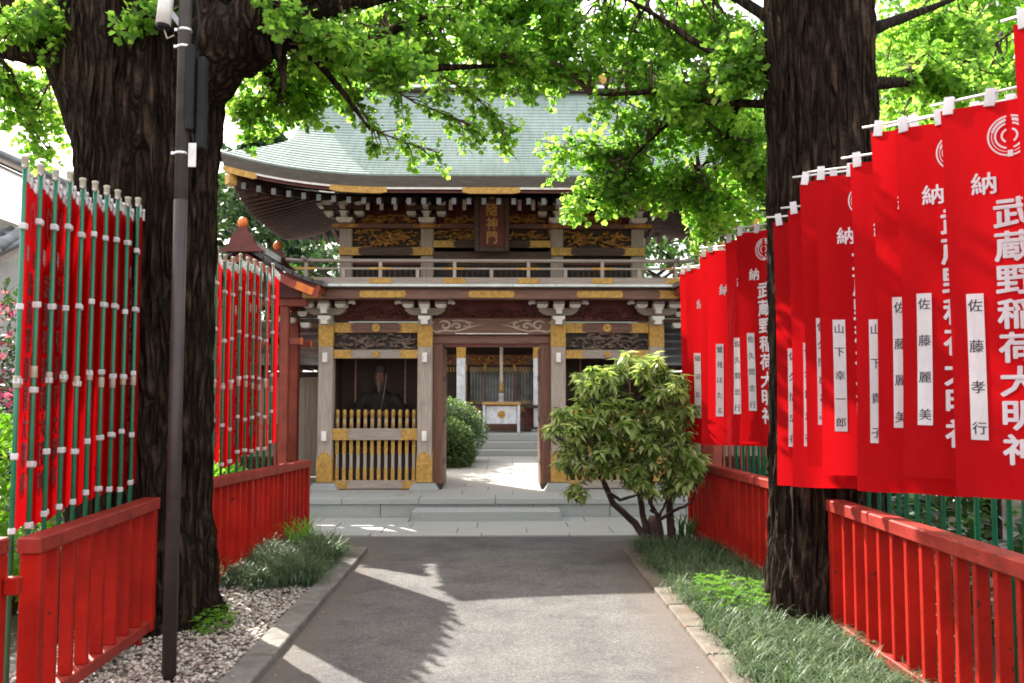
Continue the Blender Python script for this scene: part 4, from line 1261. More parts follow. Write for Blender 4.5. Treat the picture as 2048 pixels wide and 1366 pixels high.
for var in range(8):
    f = wave(var)
    nu, nv = 18, 34
    b = MB()
    for j in range(nv+1):
        for i in range(nu+1):
            b.v.append(pt(f, -CW*i/nu, -CH*j/nv))
    for j in range(nv):
        for i in range(nu):
            a = j*(nu+1)+i
            b.f.append((a, a+1, a+nu+2, a+nu+1))
    cl = b.mesh('cloth', M['red_cloth'], True)
    let = both(LV, LF, f).mesh('lettering', M['print_white'])
    emb = both(EV, EF, f).mesh('emblem', M['print_white'])
    x0, x1, z0, z1 = -CW*.735, -CW*.865, -CH*.485, -CH*.855
    vs = []; fs = []
    for j in range(9):
        z = z0+(z1-z0)*j/8
        vs += [(x0, z), ((x0+x1)/2, z), (x1, z)]
    for j in range(8):
        for i in range(2):
            a = j*3+i; fs.append((a, a+1, a+4, a+3))
    bs = MB(); bs.add([pt(f, x, z, -.0042) for x, z in vs], fs); bs.add([pt(f, x, z, .0042) for x, z in vs], [q[::-1] for q in fs])
    VARS.append((f, cl, let, emb, bs.mesh('name_strip', M['white_cloth'])))
_names = {}
def name_mesh(txt, var):
    if (txt, var) in _names: return _names[(txt, var)]
    f = VARS[var][0]; b = MB(); n = len(txt); x = -CW*.80; z0, z1 = -CH*.515, -CH*.825
    for i, ch in enumerate(txt):
        v2, f2 = text_mesh(ch, .060)
        zc = z0+(z1-z0)*i/(n-1)
        for k, (sx, sz) in enumerate(_SHIFT[:3]):
            b.add([pt(f, x+a+sx*.0006, zc+c+sz*.0006, -.0054-k*.0002) for a, c in v2], f2)
    _names[(txt, var)] = b.mesh('name_lettering', M['ink'])
    return _names[(txt, var)]
SIDE_TAB = MB().box(-.034, .0165, -.0165, .0165, -.016, .016, .005).mesh('side_tab', M['white_cloth'])
TOP_TAB = MB().prism([(-.019, .030), (.019, .030), (.021, -.05), (-.021, -.05)], -.011, .011).mesh('top_tab', M['white_cloth'])
def pole_mesh(top):
    return MB().tube([(0, 0, 0), (0, 0, top)], [.0130, .0112], 10).mesh('pole', M['pole_green'], True)
CAP = MB().lathe([(.015, -.035), (.0165, -.03), (.0165, .006), (.019, .010), (.019, .022), (.010, .026)], (0, 0, 0), 10).mesh('pole_cap', M['plastic_cream'], True)
COLLAR = MB().lathe([(.0155, -.03), (.0175, -.026), (.0175, .026), (.0155, .03)], (0, 0, 0), 10).mesh('pole_collar', M['plastic_cream'], True)
BAR = MB().tube([(.05, 0, 0), (-CW-.07, 0, .0)], .0065, 8).mesh('crossbar', M['plastic_white'], True)
NAMES = ['佐藤孝行', '佐藤麗美', '山下貴子', '山下幸一郎', '佐久間ひとみ', '佐久間忠行', '鷲見はたる', '鷲見啓子', '細沼五雄']
POLES = {}
def banner(x, y, ang, top, var, nm, label, group, printed=True, sz=1.0):
    t = thing('banner', (x, y, 0), label, 'banner', group, R(ang))
    key = round(top, 2)
    if key not in POLES: POLES[key] = pole_mesh(key)
    p = place('pole', POLES[key], t)
    place('pole_cap', CAP, p, (0, 0, key))
    place('pole_collar', COLLAR, p, (0, 0, 1.69+rnd.uniform(-.03, .03)))
    cb = place('crossbar', BAR, t, (0, 0, key-.035), (0, R(rnd.uniform(-1.5, 1.5)), 0))
    f, cl, let, emb, strip_ = VARS[var]
    c = place('cloth', cl, t, (0, 0, key-.068)); c.scale = (1, 1, sz)
    if printed:
        place('lettering', let, c)['kind'] = 'stuff'; place('emblem', emb, c)['kind'] = 'stuff'
        place('name_strip', strip_, c)
        if nm: place('name_lettering', name_mesh(nm, var), c)['kind'] = 'stuff'
    for q in (.05, .33, .62, .93):
        place('top_tab', TOP_TAB, c, (-.028-q*CW, f(q, 0), .025), (0, R(rnd.uniform(-8, 8)), 0))
    for q in (.13, .36, .59, .80, .975):
        place('side_tab', SIDE_TAB, c, (0, 0, -CH*q+rnd.uniform(-.03, .03)), (0, R(rnd.uniform(-9, 9)), R(rnd.uniform(-15, 15))))
    return t
ORD = ['first', 'second', 'third', 'fourth', 'fifth', 'sixth', 'seventh', 'eighth', 'ninth', 'tenth', 'eleventh', 'twelfth', 'thirteenth', 'fourteenth', 'fifteenth']
# near row over the long fence
row = [(5.46, -25, 2.84, '佐久間忠行'), (5.17, -28, 2.86, '佐久間忠行'), (4.95, -29, 3.00, '佐久間ひとみ'), (4.70, -31, 2.97, '山下幸一郎'), (4.22, -35, 2.93, '山下貴子'),
       (3.95, -38, 3.02, '佐藤麗美'), (3.72, -42, 2.98, '佐藤麗美'), (3.30, -45, 2.93, '佐藤孝行'), (2.77, -48, 3.10, '佐藤孝行')]
for i, (y, a, top, nm) in enumerate(row):
    banner(2.36, y, a+rnd.uniform(-1, 1), top, (i*2+1) % 5, nm, 'red lettered banner over the long near fence, %s counted from the trunk' % ORD[i], 'banners over the long near fence', sz=.96 if i >= 6 else 1.0)
for i, y in enumerate((5.32, 5.06, 4.84, 4.55, 4.40, 4.08, 3.84)):
    t = thing('banner_pole', (2.365, y, 0), 'bare green pole below the near banners, %s counted from the trunk' % ORD[i], 'pole', 'bare poles behind the long near fence')
    p = place('pole', POLES[2.84], t); p.scale = (1, 1, .955)
    place('pole_cap', CAP, t, (0, 0, 2.71)); place('pole_collar', COLLAR, t, (0, 0, 1.69))
row = [(8.55, -28, 2.95, '細沼五雄'), (8.30, -30, 2.95, '細沼五雄'), (7.64, -26, 2.98, '鷲見啓子'), (7.42, -30, 2.99, '鷲見はたる'), (6.97, -44, 3.02, '佐久間忠行'), (6.75, -52, 3.05, '佐久間忠行')]
for i, (y, a, top, nm) in enumerate(row):
    banner(2.37, y, a, top, (i*3+2) % 5, nm, 'red lettered banner behind the straight trunk, %s counted from the leafy shrub' % ORD[i], 'banners behind the straight trunk')
for i, y in enumerate((8.14, 7.98, 7.82, 7.26, 7.12)):
    t = thing('banner_pole', (2.375, y, 0), 'bare green pole behind the straight trunk, %s counted from the leafy shrub' % ORD[i], 'pole', 'bare poles behind the far fence')
    p = place('pole', POLES[2.84], t); p.scale = (1, 1, .955)
    place('pole_cap', CAP, t, (0, 0, 2.71)); place('pole_collar', COLLAR, t, (0, 0, 1.69))
for i in range(10):
    y = 4.19+.146*i
    banner(-2.36, y, -69.5-.62*i+rnd.uniform(-2.5, 2.5), 2.76+.010*i+rnd.uniform(-.015, .015), 5+i % 3, NAMES[i % len(NAMES)], 'edge-on red banner on green pole by the big trunk, %s from the picture edge' % ORD[i], 'banners beside the big trunk', i < 3 or i == 8)
for i in range(10):
    y = 7.02+.19*i
    banner(-2.42+.009*i, y, -80+rnd.uniform(-6, 5), 2.80+.012*i+rnd.uniform(-.03, .03), 5+(i*2) % 3, NAMES[(i+3) % len(NAMES)], 'edge-on red banner between the big trunk and red shelter, %s from the trunk' % ORD[i], 'banners between the big trunk and the red shelter', i in (1, 3, 5, 6))

# ================================================================== lamp pole with camera
lp = thing('lamp_pole', (-1.84, 4.86, 0), 'dark brown steel pole with clamped boxes and a white camera by the big trunk', 'pole')
MB().tube([(0, 0, -.02), (0, 0, 2.72)], [.039, .038], 20).build('lower_tube', M['steel_brown'], lp, True)
MB().tube([(0, 0, 2.72), (0, 0, 6.2)], [.0375, .036], 20).build('upper_tube', M['pole_grey'], lp, True)
for zz in (2.99, 3.62, 3.72):
    o = MB().lathe([(.039, -.009), (.042, -.007), (.042, .007), (.039, .009)], (0, 0, zz), 20).build('clamp_band', M['chrome'], lp, True)
    MB().box(-.056, -.037, -.02, .008, zz-.010, zz+.010, .003).build('clamp_bolt', M['chrome'], o)
MB().box(.03, .075, -.05, .03, 3.12, 3.62, .006).build('control_box', M['black_plastic'], lp)
MB().box(.08, .13, -.02, .04, 3.02, 3.56, .006).build('control_box', M['black_plastic'], lp)
MB().tube([(.07, -.01, 3.6), (.085, 0, 3.75), (.06, .0, 3.95), (.075, .01, 4.3)], .010, 8).build('cable', M['black_plastic'], lp, True)
MB().tube([(.06, -.02, 3.12), (.07, -.01, 3.06), (.085, 0, 3.10)], .007, 6).build('cable', M['black_plastic'], lp, True)
MB().box(.055, .10, -.052, -.046, 2.90, 3.04, .002).build('number_plate', M['plastic_white'], lp)
cm = MB().tube([(-.115, -.03, 3.74), (-.10, -.02, 3.96)], [.042, .042], 16).build('camera_body', M['plastic_white'], lp, True)
MB().tube([(-.117, -.032, 3.715), (-.115, -.03, 3.741)], [.036, .040], 16).build('camera_lens', M['black_plastic'], cm, True)
MB().beam((-.10, -.02, 3.85), (0, 0, 3.72), .025, .03).build('camera_bracket', M['steel_grey'], lp)
MB().tube([(-.11, -.03, 3.72), (-.09, -.03, 3.66), (-.05, -.03, 3.68)], .005, 6).build('cable', M['plastic_cream'], lp, True)
# ================================================================== leaves
FAN = (np.array([(0, 0, 0), (-.52, .52, .10), (-.30, .93, .04), (0, .80, -.05), (.30, .93, .04), (.52, .52, .10)]), [(0, 1, 2, 3), (0, 3, 4, 5)])
LANCE = (np.array([(0, 0, 0), (-.15, .40, .03), (0, .45, -.03), (.15, .40, .03), (0, 1.0, -.10)]), [(0, 2, 4, 1), (0, 3, 4, 2)])
OVAL = (np.array([(0, 0, 0), (-.30, .5, .05), (0, 1, -.03), (.30, .5, .05)]), [(0, 3, 2, 1)])
class Leaves:
    def __init__(s): s.p = []; s.a = []; s.n = []; s.s = []
    def add(s, p, a, n, size):
        s.p.append(p); s.a.append(a); s.n.append(n); s.s.append(size)
    def mesh(s, name, tpl, m):
        P = np.array(s.p); A = np.array(s.a); N = np.array(s.n); S = np.array(s.s)[:, None]
        A /= np.linalg.norm(A, axis=1, keepdims=True)+1e-9
        X = np.cross(A, N); X /= np.linalg.norm(X, axis=1, keepdims=True)+1e-9
        N = np.cross(X, A)
        tv, tf = tpl
        V = (P[:, None, :]+S[:, None, :]*(tv[None, :, 0:1]*X[:, None, :]+tv[None, :, 1:2]*A[:, None, :]+tv[None, :, 2:3]*N[:, None, :]))
        k = len(tv); F = np.array(tf)[None]+(np.arange(len(P))*k)[:, None, None]
        return np_mesh(name, V.reshape(-1, 3), F.reshape(-1, 4), m)
def rvec(r_):
    while True:
        v = (r_.uniform(-1, 1), r_.uniform(-1, 1), r_.uniform(-1, 1))
        if .01 < v[0]**2+v[1]**2+v[2]**2 < 1: return v

def trunk_mesh(path, rads, na, nz, seed, amp=.035, fr=7.5):
    """closed bark surface round a path of points, furrowed lengthwise"""
    path = [Vector(p) for p in path]
    L = [0]
    for a, c in zip(path[:-1], path[1:]): L.append(L[-1]+(c-a).length)
    V = np.zeros(((nz+1)*na, 3)); off = Vector((seed*3.1, seed*1.7, 0))
    for j in range(nz+1):
        d = L[-1]*j/nz; i = 0
        while i < len(L)-2 and L[i+1] < d: i += 1
        t = (d-L[i])/(L[i+1]-L[i]); t2 = t*t*(3-2*t)
        c = path[i].lerp(path[i+1], t); ra = rads[i]+(rads[i+1]-rads[i])*t2
        for k in range(na):
            g = 2*math.pi*k/na; dx, dy = math.cos(g), math.sin(g)
            q = Vector((dx*ra*fr, dy*ra*fr, c.z*1.0))+off
            w_ = noise.noise(q*.6)*1.2
            n1 = 1-abs(noise.noise(Vector((q.x*1.9+w_, q.y*1.9+w_, q.z*1.9))))*2.6
            n2 = noise.noise(Vector((q.x*4.6, q.y*4.6, q.z*6.0)))
            n3 = noise.noise(Vector((dx*1.2, dy*1.2, c.z*.35))+off)
            rr_ = ra*(1+.08*n3)+amp*(max(-.6, n1)-.35)+amp*.5*n2
            V[j*na+k] = (c.x+dx*rr_, c.y+dy*rr_, c.z)
    idx = np.arange(nz*na).reshape(nz, na)
    F = np.stack([idx, np.roll(idx, -1, 1), np.roll(idx, -1, 1)+na, idx+na], -1).reshape(-1, 4)
    return V, F

class Tree:
    def __init__(s, name, base, label, seed, group=None):
        s.t = thing(name, base, label, 'tree', group); s.b = Vector(base)
        s.r = random.Random(seed); s.nodes = []; s.tw = MB(); s.lv = Leaves()
    def limb(s, pts, rads, n=9, nodes=True, m='bark', name='limb', wob=.04):
        P = [Vector(p)-s.b for p in pts]
        # smooth + wobble
        Q = []; Rr = []
        for i in range(len(P)-1):
            k = 5
            for j in range(k):
                t = j/k
                p0 = P[max(i-1, 0)]; p1 = P[i]; p2 = P[i+1]; p3 = P[min(i+2, len(P)-1)]
                q = .5*((2*p1)+(p2-p0)*t+(2*p0-5*p1+4*p2-p3)*t*t+(3*p1-p0-3*p2+p3)*t**3)
                q += Vector(rvec(s.r))*wob*rads[i]*2
                Q.append(q); Rr.append(rads[i]+(rads[i+1]-rads[i])*t)
        Q.append(P[-1]); Rr.append(rads[-1])
        MB().tube(Q, [x*s.r.uniform(.92, 1.08) for x in Rr], n).build(name, M[m], s.t, True)
        if nodes: s.nodes += Q
    def spray(s, p, d, L, size=(.030, .066), gap=.045, per=(5, 8), droop=.5):
        r_ = s.r; d = Vector(d).normalized(); q = Vector(p); n = max(3, int(L/gap)); pts = [q.copy()]
        for i in range(n):
            d = (d+Vector(rvec(r_))*.22+Vector((0, 0, -droop*.09))).normalized()
            q = q+d*(L/n); pts.append(q.copy())
            if i == 0: continue
            for k in range(r_.randint(*per)):
                o = Vector(rvec(r_)); o = (o-d*o.dot(d)*.6); o.z -= .25; o.normalize()
                ax = (o+Vector((0, 0, -.25))+d*.3).normalized()
                nn = Vector(rvec(r_))+Vector((0, 0, .9))
                s.lv.add(q+o*r_.uniform(.015, .05), ax, nn, r_.uniform(*size))
        s.tw.tube(pts, [max(.0018, .007*(1-i/len(pts))) for i in range(len(pts))], 4, False)
    def fill(s, cen, half, n, L=(.22, .48), link=.35, size=(.030, .066), droop=.5, per=(5, 8)):
        r_ = s.r; cen = Vector(cen)-s.b; half = [max(.08, h_-.13) for h_ in half]
        for _ in range(n):
            v = rvec(r_)
            p = cen+Vector((v[0]*half[0], v[1]*half[1], v[2]*half[2]))
            near = min(s.nodes, key=lambda q: (q-p).length_squared) if s.nodes else Vector((0, 0, 4))
            d = (p-near); d.z *= .4
            d = d.normalized()*.8+Vector((r_.uniform(-1, 1), r_.uniform(-1, 1), r_.uniform(-.55, .25)))
            ln = r_.uniform(*L)
            s.spray(p-d.normalized()*ln*.5, d, ln, size, droop=droop, per=per)
            if r_.random() < link:
                a = near; c = p-d.normalized()*ln*.5; mid = (a+c)/2+Vector((0, 0, .08))+Vector(rvec(r_))*.08
                s.tw.tube([a, (a+mid)/2+Vector((0, 0, .02)), mid, (mid+c)/2, c], [.014, .013, .011, .009, .007], 5, False)
    def done(s, tpl=FAN, m='ginkgo'):
        s.tw.build('twigs', M['stem'], s.t, True)['kind'] = 'stuff'
        o = place('crown', s.lv.mesh('crown', tpl, M[m]), s.t)
        return s.t
def px(n): return n/1700.0

# ------------------------------------------------------------------ the two ginkgos beside the path
LT = Tree('ginkgo_tree', (-2.53, 6.10, 0), 'huge old ginkgo with thick furrowed trunk beside the lamp pole', 21)
V, F = trunk_mesh([(0, 0, -.05), (0, 0, .25), (0, 0, .9), (0, 0, 2.0), (-.01, 0, 3.0), (-.03, 0, 3.7), (-.04, 0, 4.3), (-.05, 0, 5.2), (-.05, .05, 7.5)],
                  [.58, .49, .43, .43, .455, .51, .58, .52, .40], 300, 330, 1, .040, 8.0)
place('trunk', np_mesh('trunk', V, F, M['bark'], True), LT.t)
LT.limb([(-2.35, 6.0, 3.75), at(500, 60, 5.95), at(575, 20, 5.9), at(650, -70, 5.9), at(720, -200, 6.0)], [.30, .25, .20, .17, .12], 14, wob=.1)
LT.limb([(-2.75, 6.05, 3.7), at(150, 70, 6.0), at(60, 20, 6.1), at(-80, -40, 6.3)], [.28, .20, .14, .09], 12, wob=.1)
LT.limb([(-2.9, 6.1, 3.3), at(120, 130, 6.0), at(60, 110, 6.0), at(-30, 100, 6.1)], [.16, .11, .07, .04], 10)
LT.limb([at(540, 40, 5.9), at(620, 100, 6.0), at(700, 95, 6.2), at(800, 55, 6.6), at(960, 10, 7.0)], [.11, .075, .055, .035, .015])
LT.limb([at(600, 90, 5.95), at(740, 130, 6.3), at(880, 135, 6.7), at(1010, 130, 7.0)], [.055, .042, .028, .012])
LT.limb([at(560, 30, 5.9), at(700, 10, 6.4), at(860, -20, 6.9), at(1060, 20, 7.3)], [.09, .06, .04, .015])
LT.limb([at(620, 105, 6.0), at(690, 190, 6.1), at(740, 260, 6.2)], [.03, .02, .008])
LT.limb([at(500, 50, 6.0), at(520, 120, 6.7), at(560, 200, 7.0)], [.05, .03, .01])
LT.limb([at(575, 20, 5.9), at(560, 90, 5.85), at(566, 145, 5.85), at(568, 185, 5.85)], [.10, .055, .03, .006], 10, False, 'bark', 'aerial_root', .08)
LT.limb([at(600, 40, 5.9), at(604, 90, 5.88), at(606, 118, 5.88)], [.07, .035, .008], 10, False, 'bark', 'aerial_root', .08)
LT.limb([at(520, 60, 5.85), at(535, 110, 5.8), at(538, 128, 5.8)], [.09, .045, .008], 10, False, 'bark', 'aerial_root', .08)
for (x, y, w_, h_, Y, dy, n) in ((560, 180, 115, 105, 7.0, .45, 58), (690, 100, 190, 75, 6.6, .6, 74), (880, 70, 200, 85, 7.0, .7, 82), (760, -60, 380, 80, 6.6, .9, 70),
                                 (1010, 110, 110, 80, 7.1, .6, 48), (560, 30, 110, 80, 6.6, .5, 34), (1000, 10, 170, 50, 7.2, .5, 40),
                                 (650, 70, 110, 60, 5.75, .15, 20), (780, 120, 120, 50, 6.1, .2, 22), (560, 20, 90, 50, 5.6, .12, 10), (620, 160, 110, 60, 7.3, .4, 26)):
    c = at(x, y, Y); LT.fill(c, (w_/1700*Y, dy, h_/1700*Y), n)
for (x, y, w_, h_, Y, dy, n) in ((60, 215, 85, 95, 6.8, .4, 20), (90, 60, 150, 75, 6.0, .5, 60), (10, 150, 60, 60, 6.5, .4, 16), (200, -70, 260, 60, 6.0, .7, 40), (300, 30, 60, 60, 5.5, .12, 5)):
    c = at(x, y, Y); LT.fill(c, (w_/1700*Y, dy, h_/1700*Y), n)
def hang(T, pts, Y, n=9, L=(.16, .32)):
    P = [at(a, c, Y+dy)-T.b for a, c, dy in pts]
    T.tw.tube(P, [.010-.007*i/len(P) for i in range(len(P))], 5, False)
    for i in range(len(P)-1):
        for k in range(n):
            q = P[i].lerp(P[i+1], (k+T.r.random())/n)
            T.spray(q, (P[i+1]-P[i]).normalized()+Vector(rvec(T.r))*.9, T.r.uniform(*L), droop=.8)
hang(LT, [(690, 150, 0), (720, 215, .05), (745, 258, .05), (800, 282, .1), (880, 306, .1)], 6.3, 6, (.10, .2))
hang(LT, [(740, 150, 0), (830, 205, .1), (905, 235, .1), (940, 252, .1)], 6.5, 7, (.12, .24))
hang(LT, [(860, 140, 0), (940, 185, .1), (985, 225, .1), (1008, 268, .1)], 6.7, 8, (.12, .26))
hang(LT, [(520, 180, 0), (500, 230, .1), (480, 215, .1)], 6.9, 6)
hang(LT, [(110, 140, 0), (60, 250, .1), (85, 285, .1)], 6.6, 5)
LT.done()

RT = Tree('ginkgo_tree', (2.30, 5.95, 0), 'straight dark ginkgo trunk standing between the two red banner fences', 22)
V, F = trunk_mesh([(0, 0, -.05), (-.02, 0, .2), (-.015, 0, .8), (-.01, 0, 1.8), (0, 0, 3.0), (0, 0, 4.4), (.02, .05, 7.5)],
                  [.47, .40, .365, .355, .36, .365, .28], 260, 330, 5, .034, 9.0)
place('trunk', np_mesh('trunk', V, F, M['bark'], True), RT.t)
RT.limb([at(1570, 150, 5.95), at(1480, 118, 6.2), at(1400, 90, 6.5), at(1310, 30, 6.8), at(1220, -20, 7.1)], [.05, .04, .03, .02, .01])
RT.limb([at(1570, 165, 5.95), at(1500, 152, 6.2), at(1400, 165, 6.6), at(1280, 185, 7.0), at(1180, 190, 7.3)], [.06, .045, .035, .022, .01])
RT.limb([at(1570, 210, 5.95), at(1450, 205, 6.3), at(1360, 200, 6.6), at(1300, 175, 6.9)], [.035, .028, .02, .008])
RT.limb([at(1570, 60, 5.95), at(1480, 0, 6.3), at(1380, -40, 6.8)], [.05, .035, .015])
RT.limb([at(1490, 150, 6.2), at(1460, 260, 6.8), at(1430, 310, 7.2), at(1340, 380, 7.5)], [.03, .02, .013, .006])
RT.limb([at(1440, 180, 6.4), at(1360, 230, 6.9), at(1290, 290, 7.2), at(1230, 360, 7.4)], [.025, .018, .012, .005])
RT.limb([at(1740, 168, 5.95), at(1830, 160, 6.5), at(1920, 130, 7.1), at(2030, 60, 7.6)], [.05, .035, .022, .01])
RT.limb([at(1740, 60, 5.95), at(1850, 20, 6.6), at(1980, -30, 7.2)], [.05, .03, .012])
RT.limb([at(1750, -60, 5.95), at(1900, -150, 6.4), at(2100, -200, 6.9)], [.07, .05, .02])
for (x, y, w_, h_, Y, dy, n) in ((1370, 355, 165, 65, 7.4, .22, 38), (1250, 300, 110, 70, 7.4, .22, 24), (1330, 210, 210, 100, 7.2, .30, 52), (1430, 70, 145, 90, 6.9, .35, 34),
                                 (1230, 90, 170, 100, 7.3, .4, 48), (1110, 60, 125, 80, 7.5, .35, 30), (1470, 260, 80, 110, 7.0, .3, 22), (1400, -80, 300, 80, 6.8, .8, 46), (1070, -10, 120, 50, 7.2, .4, 26), (1110, 140, 100, 40, 7.4, .2, 18), (1480, 120, 75, 90, 6.1, .2, 24), (1400, 180, 110, 50, 6.5, .2, 22), (1850, 150, 110, 70, 6.5, .25, 24), (1500, 330, 45, 70, 7.2, .25, 16), (1420, 400, 60, 35, 7.4, .2, 12), (1230, 370, 60, 40, 7.4, .2, 14),
                                 (1870, 90, 150, 120, 7.3, .5, 44), (1980, 190, 90, 90, 7.6, .5, 20), (1800, 250, 50, 60, 7.4, .4, 9)):
    c = at(x, y, Y); RT.fill(c, (w_/1700*Y, dy, h_/1700*Y), n, size=(.032, .070), L=(.28, .55))
hang(RT, [(1210, 300, 0), (1150, 290, .1), (1110, 300, .1)], 7.4, 6)
hang(RT, [(1300, 360, 0), (1220, 390, .1), (1170, 380, .1), (1160, 400, .1)], 7.4, 7)
hang(RT, [(1330, 370, 0), (1400, 410, .1), (1405, 445, .1)], 7.4, 7)
hang(RT, [(1380, 350, 0), (1450, 380, .1), (1480, 400, .1)], 7.4, 6)
RT.done()

# ------------------------------------------------------------------ trees behind
def bgtree(name, base, h, cz, rx, rz, nblob, nleaf, size, m, label, seed, trunk_r=.16, tpl=OVAL, group='trees behind the gate', flat=1.0):
    r_ = random.Random(seed)
    t = thing(name, base, label, 'tree', group)
    tr = MB()
    pts = [(0, 0, -.05), (r_.uniform(-.1, .1), 0, h*.3), (r_.uniform(-.2, .2), r_.uniform(-.2, .2), h*.6), (0, 0, h*.95)]
    tr.tube(pts, [trunk_r*1.3, trunk_r, trunk_r*.7, trunk_r*.15], 10)
    lv = Leaves()
    for i in range(nblob):
        v = Vector(rvec(r_)); v = v.normalized()*(v.length**.6)
        c = Vector((v.x*rx, v.y*rx, cz+v.z*rz))
        if i % 3 == 0:
            s0 = Vector((0, 0, max(.3*h, c.z-1.2*abs(v.x)-.4)))
            tr.tube([s0, s0.lerp(c, .5)+Vector((0, 0, .15)), c], [trunk_r*.4, trunk_r*.22, .02], 6)
        br_ = r_.uniform(.28, .5)*rx*.6
        for k in range(nleaf):
            o = Vector(rvec(r_)); o.normalize()
            q = c+Vector((o.x*br_, o.y*br_, o.z*br_*.7*flat))*r_.uniform(.55, 1.05)
            ax = (o+Vector(rvec(r_))*.8+Vector((0, 0, -.35)))
            lv.add(q, ax, Vector((0, 0, 1))+Vector(rvec(r_))*.8, r_.uniform(.7, 1.3)*size)
    tr.build('trunk', M['bark'], t, True)
    place('crown', lv.mesh('crown', tpl, M[m]), t)
    return t
bgtree('broadleaf_tree', (-5.4, 19.5, 0), 6.5, 5.0, 1.9, 1.8, 34, 130, .17, 'leaf_dark', 'dark green tree behind the red shelter ornament', 1)
bgtree('broadleaf_tree', (-4.2, 24, 0), 6.0, 3.9, 2.3, 2.1, 40, 120, .19, 'leaf_mid', 'mid green tree under the upturned eave beside the upper storey', 2)
bgtree('broadleaf_tree', (5.0, 21.5, 0), 6.5, 4.1, 2.4, 2.1, 44, 120, .18, 'leaf_mid', 'mid green tree behind the balcony rail on the shrub side', 3)
bgtree('broadleaf_tree', (7.2, 19, 0), 9, 6.0, 2.5, 2.6, 46, 130, .18, 'leaf_conifer', 'bluish green tree between the eave tip and the straight trunk', 4)
bgtree('broadleaf_tree', (6.2, 12.0, 0), 8, 5.4, 1.9, 2.0, 44, 110, .13, 'leaf_bright', 'bright green tree behind the straight trunk above the banners', 5, .12)
bgtree('broadleaf_tree', (8.6, 14.0, 0), 10, 6.4, 2.6, 2.7, 52, 120, .15, 'leaf_mid', 'tall green tree behind the highest banners', 6, .14)
bgtree('broadleaf_tree', (5.4, 9.4, 0), 7, 4.9, 1.3, 1.5, 40, 120, .10, 'leaf_bright', 'light green young tree right behind the straight trunk and banners', 26, .09)
bgtree('broadleaf_tree', (11.5, 17.0, 0), 13, 8.5, 3.2, 3.6, 60, 120, .2, 'leaf_mid', 'very tall green tree at the picture corner above the nearest banner', 27, .2)
bgtree('broadleaf_tree', (5.2, 16.5, 0), 9, 5.6, 1.9, 2.0, 36, 110, .15, 'leaf_mid', 'green tree behind the upturned roof corner by the straight trunk', 16, .14)
for i, (x, y, hh) in enumerate(((-1.5, 36, 16), (5.5, 34, 17), (12, 33, 16))):
    bgtree('broadleaf_tree', (x, y, 0), hh, hh*.68, 4.2, 4.6, 60, 110, .30, 'leaf_mid', ['tall tree rising behind the roof ridge near the big trunk limbs', 'tall tree rising behind the middle of the roof ridge', 'tall tree rising behind the ridge end by the straight trunk'][i], 30+i, .3)
for i, (x, y, hh) in enumerate(((-9.6, 32, 12.5), (-8.3, 35, 10.5))):
    bgtree('conifer_tree', (x, y, 0), hh, hh*.72, 1.7, 3.2, 40, 170, .34, 'leaf_conifer', ['thin pale conifer standing against white sky left of the roof', 'lower pale conifer beside the roof edge against white sky'][i], 40+i, .2, OVAL, flat=.45)

# ------------------------------------------------------------------ shrubs
def bush(name, base, blobs, nleaf, size, m, label, seed, cat='shrub', group=None, tpl=OVAL, core=None, stems=4, flowers=0):
    r_ = random.Random(seed); t = thing(name, base, label, cat, group)
    lv = Leaves(); fl = Leaves()
    area = sum(b_[3]*b_[4] for b_ in blobs)
    for (x, y, z, rx, rz) in blobs:
        n = int(nleaf*rx*rz/area)
        for k in range(n):
            o = Vector(rvec(r_)).normalized(); q = Vector((x+o.x*rx, y+o.y*rx, z+o.z*rz))
            q = Vector((x, y, z)).lerp(q, r_.uniform(.78, 1.03)+.05*noise.noise(q*4))
            if q.z < .02: continue
            ax = o*.8+Vector(rvec(r_))*.8; nn = o*.6+Vector((0, 0, .8))+Vector(rvec(r_))*.5
            lv.add(q, ax, nn, size*r_.uniform(.65, 1.3))
            if flowers and r_.random() < flowers: fl.add(q+o*.03, Vector(rvec(r_)), o+Vector(rvec(r_))*.4, size*1.5)
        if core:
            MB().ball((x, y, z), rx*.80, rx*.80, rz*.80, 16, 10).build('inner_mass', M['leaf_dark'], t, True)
    st = MB()
    for k in range(stems):
        b_ = blobs[k % len(blobs)]
        x0, y0 = b_[0]*.4+r_.uniform(-.06, .06), b_[1]*.4+r_.uniform(-.06, .06)
        st.tube([(x0, y0, 0), (x0+(b_[0]-x0)*.5, y0, b_[2]*.5), (b_[0], b_[1], b_[2])], [.03, .022, .01], 7)
    st.build('stems', M['stem'], t, True)
    place('foliage', lv.mesh('foliage', tpl, M[m]), t)
    if flowers: place('blossoms', fl.mesh('blossoms', OVAL, M['azalea']), t)
    return t
bush('clipped_bush', (-1.08, 17.3, .25), [(0, 0, .62, .80, .66)], 7000, .055, 'leaf_hedge', 'large clipped round bush in the courtyard, the farther of the two', 51, 'bush', 'bushes seen through the doorway', core=True)
bush('clipped_bush', (-1.12, 16.2, .25), [(0, 0, .40, .62, .52), (.25, -.1, .3, .4, .34)], 6000, .075, 'leaf_hedge', 'looser leafy bush in the courtyard, in front of the clipped round one', 52, 'bush', 'bushes seen through the doorway', core=True)
bush('azalea_bush', (-5.0, 8.3, 0), [(0, 0, 1.7, .75, 1.0), (-.6, .2, 1.5, .8, 1.0), (.5, .3, 1.2, .6, .9)], 6200, .07, 'leaf_dark', 'tall azalea bush with pink blossoms behind the outermost banners', 53, flowers=.13)
